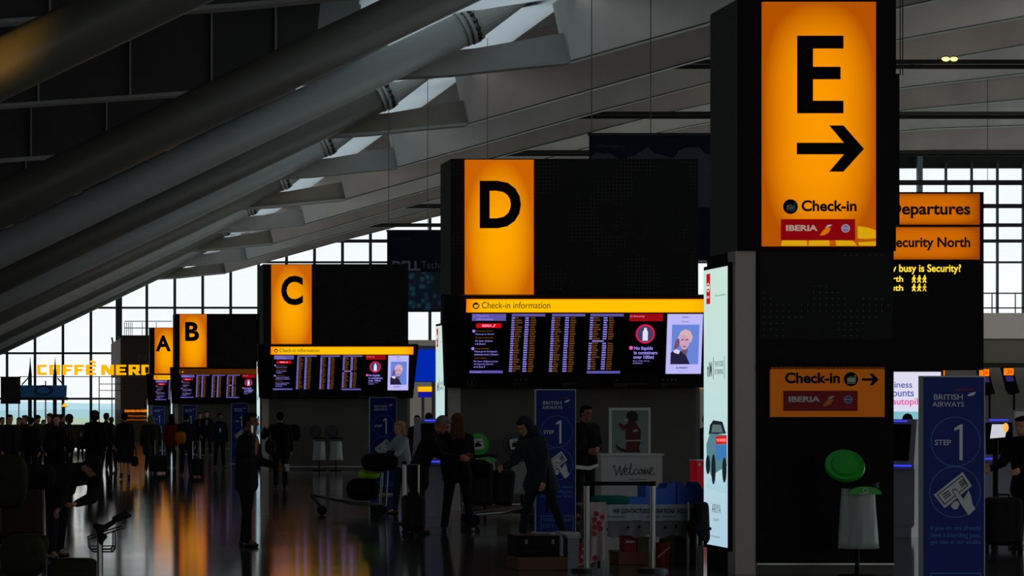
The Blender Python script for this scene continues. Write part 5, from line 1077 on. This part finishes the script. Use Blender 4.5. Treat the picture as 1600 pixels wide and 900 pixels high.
Y = 120.0; hb = thing('menu_board', 'plain dark square board on two posts at the far left edge', 'board', (X(16, Y), Y, 0)); MB().box(X(1, Y), X(32, Y), Y, Y + .12, Z(631, Y), Z(590, Y)).build('board', mat('dark_board', (30, 28, 24), .7), hb); MB().box(X(0, Y), X(33, Y), Y - .03, Y + .15, Z(590, Y), Z(588.5, Y)).build('top_trim', BARM, hb)
for px in (11, 29.5): MB().box(X(px - .8, Y), X(px + .8, Y), Y + .12, Y + .2, 0, Z(600, Y)).build('post', MULL, hb)
Y = 118.0; pl = thing('pendant_lamp', 'tiny lit amber lamp on a slim stand before the far window', 'lamp', (X(101, Y), Y, 0)); MB().cyl((X(101, Y), Y, Z(635.6, Y)), (X(101, Y), Y, Z(630.5, Y)), .17, .05, n=16).build('shade', glow('lamp_amber', (255, 180, 20), 1.2), pl); MB().cyl((X(100.5, Y), Y, Z(636.2, Y)), (X(100.5, Y), Y, Z(635.6, Y)), .19, n=16).build('rim', BARM, pl); MB().cyl((X(101, Y), Y, 0), (X(101, Y), Y, Z(636, Y)), .03, n=6).build('stand', MULL, pl)
ff = thing('partition_screen', 'low brown partition behind the crowd at the far left', 'partition', (X(60, 112), 112, 0)); MB().box(X(-40, 112), X(178, 112), 112, 112.15, .08, 1.12).build('panel', mat('partition_brown', (70, 44, 22), .7), ff); MB().box(X(-41, 112), X(179, 112), 111.97, 112.18, 1.12, 1.18).build('cap_rail', BARM, ff)
for px in (-30, 20, 70, 120, 170): MB().box(X(px, 112), X(px + 2, 112), 112.02, 112.12, 0, .08).build('foot', BARM, ff)
# ------------------------------------------------------------------ the travellers, each at the place and in the pose of the photograph
up_ear = ((.5, .35, -.55), (-.55, .35, .9))
def phone_extra(J, root, k):
    pass
p, J = person(385, 30.5, 62, 1.72, 'person in dark suit standing side-on with a phone at the ear', lean=3, arms=(((.5, .45, -.5), (-.72, -.12, 1)), ((.1, .25, -1), (.0, 1, -.28))), legs=((7, 4, 4), (-5, 3, 5)), top=(24, 24, 27), bottom=(20, 20, 23), coat=.12, hair=('short', (16, 13, 12)), skin=SKIND, shirt=(150, 90, 70), vox=.0115, bulk=1.08)
hr_ = J['wrL'] + J['fdL'] * .1 + J['base']
ph = thing('mobile_phone', 'white phone held to the ear by the person in dark suit', 'phone', hr_); MB().box(-.008, .008, -.04, .04, -.075, .075).build('case', glow('phone_white', (120, 125, 125)), ph, world=False, bevel=.006); MB().box(.008, .010, -.035, .035, -.065, .065).build('glass', SCRBLACK, ph, world=False)  # case gives no light itself; glow put in to keep it pale
hl_ = J['wrR'] + J['fdR'] * .15 + J['base']
pr = thing('folded_paper', 'small folded paper held out by the person in dark suit', 'paper', hl_); MB().box(-.03, .03, -.005, .005, -.02, .07).build('sheet', GREYP, pr, world=False); MB().box(-.03, .03, -.010, -.005, -.02, .02).build('folded_flap', GREYP, pr, world=False)
# woman pushing the loaded trolley
p, J = person(631, 40.3, -68, 1.58, 'blond person in pale blouse leaning on a loaded luggage trolley', lean=9, arms=(((.1, .6, -.8), (-.05, 1, -.35)), ((.1, .6, -.8), (-.05, 1, -.35))), legs=((12, 8), (-16, 12)), head=(-6, 0), top=(150, 160, 165), bottom=(36, 40, 56), coat=.0, hair=('bob', (168, 130, 84)), vox=.013)
trolley(559, 39.8, 'luggage trolley with black and lime bags pushed by the blond person')
soft_bag(567, 765, 39.8, .27, .24, .185, 'large black round bag on the trolley deck', (17, 17, 18), name='duffel_bag'); soft_bag(577, 741, 39.85, .17, .2, .085, 'lime green bag stacked on the black bag of the trolley', (140, 200, 20), name='lime_bag'); soft_bag(593, 722, 39.7, .30, .3, .155, 'big black holdall piled on the trolley push bar', (16, 16, 18), name='holdall')
# grey-haired man bending over a kiosk
p, J = person(655, 34, 70, 1.76, 'grey-haired person in dark coat stooping towards the woman with long hair', lean=24, arms=(((.1, .5, -.85), (-.1, 1, -.15)), ((.1, .6, -.8), (-.15, 1, -.1))), legs=((4, 6), (-6, 8)), head=(24, 0), top=(24, 24, 26), bottom=(22, 22, 24), coat=.22, hair=('short', (118, 112, 104)), skin=mat('ruddy_skin', (176, 96, 76), .6), vox=.0115, bulk=1.1)
suitcase(646, 33.3, .30, .56, .25, 'upright black suitcase with raised handle behind the stooping grey-haired person', handle=.98, yaw=8)
post(632, 36.5, 'steel barrier post behind the stooping grey-haired person')
post(690, 37.5, 'steel barrier post right of the grey kiosk')
p, J = person(715, 34.2, 165, 1.70, 'person with long fair hair in black coat, back to the viewer', arms=(((.1, .2, -1), (-.2, .8, -.4)), ((.12, .1, -1), (0, .4, -1))), legs=((3, 2, 7), (-3, 2, 7)), top=(22, 22, 24), bottom=(22, 24, 34), coat=.12, hair=('long', (96, 62, 38)), head=(6, 10), vox=.0115)
trolley(770, 36.2, 'luggage trolley with dark suitcases beside the long-haired person', yaw=180)
suitcase(750, 36.1, .38, .66, .28, 'dark brown suitcase standing on the trolley beside the long-haired person', rgb=(34, 26, 22), z=.30, wheels=False); suitcase(783, 36.1, .32, .54, .26, 'dark suitcase leaning outward on the trolley, right of the brown one', rgb=(24, 24, 22), z=.31, tilt=6, wheels=False); soft_bag(746, 733, 36.1, .2, .18, .14, 'black soft bag on top of the brown suitcase', (17, 17, 18), name='soft_bag')
# stooping traveller before the totem
p, J = person(845, 32.2, -62, 1.74, 'stooping person in slate grey clothes with a dark strap, before the STEP 1 totem', lean=20, arms=(((.12, .35, -1), (-.1, .8, -.3)), ((.15, -.05, -1), (.05, .15, -1))), legs=((16, 6, 4), (-16, 6, 4)), head=(22, 0), top=(50, 55, 64), bottom=(40, 44, 52), coat=.18, hair=('hood', (46, 51, 60)), vox=.0125, bulk=1.12)
rs = MB().path([(X(853, 31.9), 31.9, Z(702, 31.9)), (X(857, 31.9), 31.9, Z(760, 31.9)), (X(856, 31.9), 31.95, Z(800, 31.9))], .018, 6).build('shoulder_strap', cloth((15, 15, 16))); tag(rs, 'dark strap hanging down the back of the stooping slate-clad person', 'strap')
p, J = person(913, 38.4, 18, 1.84, 'person in dark jacket standing with joined hands beside the welcome counter', arms=(((.18, .12, -1), (-.55, .8, -.25)), ((.18, .12, -1), (-.55, .8, -.1))), legs=STAND, head=(8, 10), top=(24, 24, 26), bottom=(26, 26, 28), coat=.06, hair=('short', (20, 15, 12)), skin=mat('tan_skin', (150, 90, 66), .6), vox=.0115, bulk=1.08,
              extra=lambda J, r, k: MB().prism([(-.17, J['pel'].z - .18), (.05, J['pel'].z - .20), (.18, J['pel'].z - .14), (.18, J['pel'].z - .10), (.04, J['pel'].z - .14), (-.17, J['pel'].z - .12)], -.17, -.145).build('shirt_hem', WHITE, r, world=False))
# walkers on the left
p, J = person(148, 62, 176, 1.76, 'person with full hair and long dark coat walking away, dark bag on left arm', arms=(((.3, .0, -1), (.1, .25, -1)), ((.12, .0, -1), (.05, .2, -1))), legs=((9, 8, 4), (-8, 10, 4)), top=(20, 20, 22), bottom=(22, 22, 24), coat=.36, hair=('puff', (34, 24, 18)), vox=.016, bulk=1.15)
soft_bag(128, 694, 61.9, .17, .12, .13, 'dark handbag hanging at the left side of the long-coated walker', (18, 18, 18), name='handbag', strap=.34)
p, J = person(195, 61.5, 184, 1.72, 'person in knee length dark coat walking away with a hanging handbag', arms=(((.15, -.1, -1), (.02, .1, -1)), ((.18, .05, -1), (.05, .15, -1))), legs=((7, 6), (-9, 14)), top=(22, 22, 24), bottom=(22, 22, 24), coat=.34, skirt=.9, hair=('short', (26, 20, 18)), vox=.016)
soft_bag(210.5, 721, 61.4, .10, .06, .13, 'small black handbag hanging right of the knee length coat walker', (14, 14, 15), name='handbag', strap=.26)
p, J = person(236, 68, 172, 1.66, 'person in olive coat with pale fur hood walking away', arms=(((.2, .05, -1), (.1, .2, -1)), ((.2, -.1, -1), (.05, .1, -1))), legs=WALK, top=(50, 48, 32), bottom=(20, 20, 24), coat=.24, hair=('hood', (112, 100, 80)), vox=.017, bulk=1.25)
suitcase(248, 67, .55, .52, .35, 'wide black suitcase pulled by the person in olive coat', handle=.95)
p, J = person(268, 74, 186, 1.68, 'person with long dark hair and dark red jacket walking away', arms=(down, down), legs=((10, 4), (-10, 10)), top=(104, 18, 16), bottom=(20, 20, 22), coat=.14, hair=('long', (22, 16, 14)), vox=.017)
soft_bag(282, 684, 64.7, .15, .1, .17, 'bright orange bag carried between red jacket and navy jacket persons', (190, 104, 10), name='shopping_bag', strap=.2)
p, J = person(291, 65, 174, 1.72, 'person in navy jacket pulling a rolling black case, right of the orange bag', arms=(((.15, .1, -1), (.1, .3, -1)), ((.3, -.1, -1), (.15, -.1, -1))), legs=((12, 6), (-10, 14)), top=(24, 26, 36), bottom=(24, 26, 28), coat=.1, hair=('short', (22, 18, 16)), vox=.017)
suitcase(308, 63, .36, .50, .26, 'rounded black cabin case behind the navy jacket person', handle=.96, yaw=10)
person(312, 95, 0, 1.74, 'person with white shirt front standing below tower B totem, left of two', legs=STAND, top=(34, 24, 22), bottom=(24, 22, 22), shirt=(120, 112, 104), vox=.022); person(323, 94, -10, 1.80, 'person in dark jacket and pale shirt below tower B, right of two', legs=STAND, top=(24, 24, 26), bottom=(24, 24, 26), shirt=(130, 130, 130), vox=.022)
person(343, 74, 8, 1.72, 'uniformed person with pale badge standing between totem and tower B', legs=STAND, top=(28, 30, 44), bottom=(20, 20, 24), coat=.05, hair=('short', (18, 14, 14)), skin=SKIND, vox=.017, arms=(((.22, .05, -1), (.0, .2, -1)), ((.22, .05, -1), (.0, .2, -1))),
       extra=lambda J, r, k: MB().box(-.02, .03, -.155, -.135, 1.12, 1.24).build('badge', WHITE, r, world=False))
p, J = person(438, 54, 178, 1.74, 'person in dark suit walking away towards tower C with a shoulder bag', lean=2, arms=(((.2, .1, -1), (.05, .3, -1)), ((.5, .15, -.6), (-.1, .5, .6))), legs=((8, 6), (-8, 10)), top=(22, 22, 25), bottom=(20, 20, 23), coat=.14, hair=('short', (16, 14, 13)), vox=.0155, bulk=1.1)
soft_bag(460, 676, 54.2, .14, .14, .19, 'dark bag on the right shoulder of the suited walker', (20, 20, 22), name='shoulder_bag'); soft_bag(423, 698, 53.8, .13, .1, .16, 'grey dark bag at the left hip of the suited walker', (40, 40, 46), name='shoulder_bag', strap=.3)
# the seated or standing crowd before the far window
crowd = [(3, 84, 1.60, (40, 40, 42), ('short', (20, 16, 14)), 30, 'person in black top at the left picture edge'), (15, 70, 1.68, (26, 26, 32), ('short', (18, 14, 12)), 20, 'tall dark silhouette of a person before the window, leftmost whole figure'), (30, 90, 1.58, (70, 52, 40), ('bob', (84, 60, 40)), -20, 'person with brown bobbed hair in the left crowd'),
         (40, 78, 1.66, (36, 30, 28), ('short', (92, 76, 60)), -60, 'person with greying hair in the left crowd, beside the brown bobbed one'), (48, 72, 1.62, (20, 20, 24), ('short', (24, 20, 18)), 160, 'dark coated person, back turned, below the kiosk left mast'), (58, 84, 1.66, (56, 44, 34), ('cap', (28, 24, 22)), 40, 'person in cap and brown jacket below the blue kiosk middle'),
         (68, 88, 1.52, (30, 28, 28), ('short', (20, 18, 16)), 10, 'shorter dark person below the blue kiosk'), (78, 80, 1.70, (46, 48, 54), ('long', (18, 14, 12)), -40, 'long-haired person with pale sleeve below the kiosk right mast'), (97, 92, 1.68, (34, 30, 30), ('bun', (20, 16, 14)), 70, 'person with hair bun below the small amber lamp'),
         (108, 82, 1.66, (44, 38, 34), ('puff', (40, 30, 24)), -120, 'person with full round hair right of the amber lamp'), (126, 96, 1.06, (34, 28, 24), ('short', (24, 18, 16)), 0, 'small child between the crowd and the full-haired walker'), (166, 84, 1.72, (24, 24, 28), ('short', (18, 15, 14)), 150, 'dark person just right of the full-haired walker'), (174, 90, 1.60, (70, 84, 104), ('short', (52, 44, 40)), 160, 'person in pale blue grey top right of the full-haired walker')]
for px, Y, H, top, hair, yaw, lab in crowd:
    Y = Y * .8 if Y != 96 else 84
    person(px, Y, yaw, H, lab, 'crowd before the far window', top=top, bottom=(24, 24, 28), hair=hair, legs=STAND, vox=.02, coat=.1)
p, J = person(88, 52, 6, 1.68, 'long auburn-haired person holding bags in both hands, nearest of the left crowd', arms=(((.25, .1, -1), (.1, .55, -.6)), ((.25, .1, -1), (.1, .55, -.6))), legs=((8, 4), (-6, 8)), top=(24, 20, 20), bottom=(20, 20, 22), coat=.2, hair=('long', (70, 34, 22)), vox=.0155)
soft_bag(77, 697, 51.6, .14, .1, .15, 'dark bag in the right hand of the auburn-haired person', (22, 22, 22), name='handbag', strap=.12); soft_bag(110, 697, 51.6, .10, .1, .14, 'black bag hanging at the left hand of the auburn-haired person', (15, 15, 15), name='handbag', strap=.2)
# foreground: traveller bending over a trolley load
p, J = person(90, 27.9, 34, 1.80, 'person bent double over a luggage pile at lower left', lean=84, arms=(((.2, .1, -1), (.6, .5, -.4)), ((-.1, -.1, -1), (-1, .15, -.25))), legs=((10, 10, 3), (-8, 6, 3)), head=(4, 0), top=(22, 22, 25), bottom=(24, 26, 34), coat=.1, hair=('cap', (22, 22, 24)), vox=.0125, bulk=1.25)
trolley(32, 27.0, 'luggage trolley loaded with cases at the lower left', yaw=90)
suitcase(34, 26.8, .5, .62, .34, 'dark maroon suitcase on the lower left trolley', rgb=(58, 22, 18), z=.30, wheels=False); suitcase(8, 27.6, .46, .82, .32, 'tall black suitcase at the left picture edge', rgb=(18, 18, 20), handle=1.1); soft_bag(42, 745, 26.8, .34, .24, .15, 'black holdall on the maroon suitcase, under the bent person', (16, 16, 18), name='holdall')
soft_bag(14, 752, 26.4, .22, .2, .3, 'dark olive rucksack on the left edge, above the tall case', (40, 38, 26), name='rucksack')
soft_bag(36, 868, 17.6, .17, .2, .16, 'dark olive kit bag lowest at the bottom left corner', (44, 42, 24), name='kit_bag'); soft_bag(46, 848, 17.9, .15, .18, .07, 'olive kit bag lying on top of the bottom left bag', (40, 38, 22), name='kit_bag'); soft_bag(118, 893, 17.4, .2, .2, .1, 'low olive bag at the bottom edge beside the trolley post', (46, 44, 28), name='kit_bag')
# trolley handle close to the viewer
Y = 15.0; th = thing('luggage_trolley', 'empty luggage trolley close to the viewer, only its black handle showing', 'luggage trolley', (X(158, Y), Y, 0), 'airport luggage trolleys'); k = lambda a, b, y=0: (X(a, Y), Y + y, Z(b, Y))
MB().path([(X(155, Y), Y, 0.1), k(155, 845)], .016, 10).build('upright', STEEL, th); MB().path([(X(159.5, Y), Y + .1, 0.1), (X(159.5, Y), Y + .1, Z(845, Y))], .012, 10).build('upright', DSTEEL, th)
e = MB(); e.rcone(k(150, 822), k(163, 825), .02, .022); e.rcone(k(163, 825), k(181, 813), .02, .016); e.rcone(k(181, 813), k(203, 805.5), .013, .013); e.rcone(k(178, 811, .12), k(198, 801, .12), .01, .01); e.rcone(k(198, 801, .12), k(203, 805.5), .01, .012); e.rcone(k(156, 828), k(157, 848), .026, .02); e.rcone(k(165, 838), k(158, 846), .014, .014)
ph_ = soft(e, 'push_handle', RUB, th, .006)
for v in ph_.data.vertices: v.co -= th.location
wr_ = MB()
for y_ in (0, .28): wr_.path([k(140, 842, y_), k(141, 858, y_), k(146, 862, y_), k(176, 862, y_), k(180, 857, y_), k(180, 833, y_)], .005, 5); wr_.path([k(140, 842, y_), k(165, 834, y_), k(193, 825, y_)], .005, 5)
for q in ((140, 842), (141, 858), (146, 862), (176, 862), (180, 857), (180, 833), (193, 825)): wr_.path([k(*q), k(q[0], q[1], .28)], .005, 5)
for py in (853, 857.5): wr_.path([k(141, py), k(180, py)], .004, 5)
wr_.build('wire_basket', DSTEEL, th)
MB().box(X(158, Y) - .03, X(158, Y) + .03, Y - .2, Y + .9, .1, .14).build('deck', DSTEEL, th)
for x, yy in ((-.2, -.1), (.2, -.1), (0, .85)): MB().cyl((X(158, Y) + x - .02, Y + yy, .07), (X(158, Y) + x + .02, Y + yy, .07), .07, n=16).build('wheel', RUB, th)
MB().cyl((X(158, Y) - .2, Y - .1, .09), (X(158, Y) + .2, Y - .1, .09), .018, n=8).build('axle', DSTEEL, th)
# right edge
person(1607, 30, -60, 1.68, 'dark clad person leaning at the right picture edge', lean=9, arms=(((.2, .4, -.9), (0, .9, -.3)), ((.1, .6, -.8), (0, .9, -.4))), legs=((6, 6), (-8, 8)), top=(20, 20, 22), bottom=(20, 20, 22), coat=.16, hair=('short', (22, 18, 16)), head=(4, 0), vox=.013, bulk=1.15)
suitcase(1568, 29.6, .42, .66, .28, 'black suitcase standing by the person at the right picture edge', handle=.0)
person(1104, 47, -30, 1.68, 'person in dark green top seen in the gap right of tower D', top=(26, 34, 26), bottom=(24, 24, 24), hair=('short', (18, 14, 12)), vox=.017, legs=STAND, shirt=(150, 140, 140))
person(1418, 40, 150, 1.70, 'dark clad person behind the kiosk between tower E and totem', top=(26, 26, 26), bottom=(22, 22, 24), hair=('short', (20, 16, 14)), vox=.016, legs=STAND)
person(652, 58, -20, 1.66, 'person in dark red top far behind the grey-haired man', top=(60, 22, 22), bottom=(22, 22, 24), hair=('short', (22, 16, 14)), vox=.019, legs=STAND)
person(670, 52, 170, 1.72, 'person in pale shirt far behind the grey kiosk', top=(120, 118, 116), bottom=(22, 22, 24), hair=('short', (34, 22, 18)), vox=.019, legs=STAND)

# bake the merged bodies and clothes into plain meshes
bpy.context.view_layer.update()
dg = bpy.context.evaluated_depsgraph_get()
new = [(o, bpy.data.meshes.new_from_object(o.evaluated_get(dg))) for o in CONV]
for o, me in new: o.modifiers.clear(); o.data = me
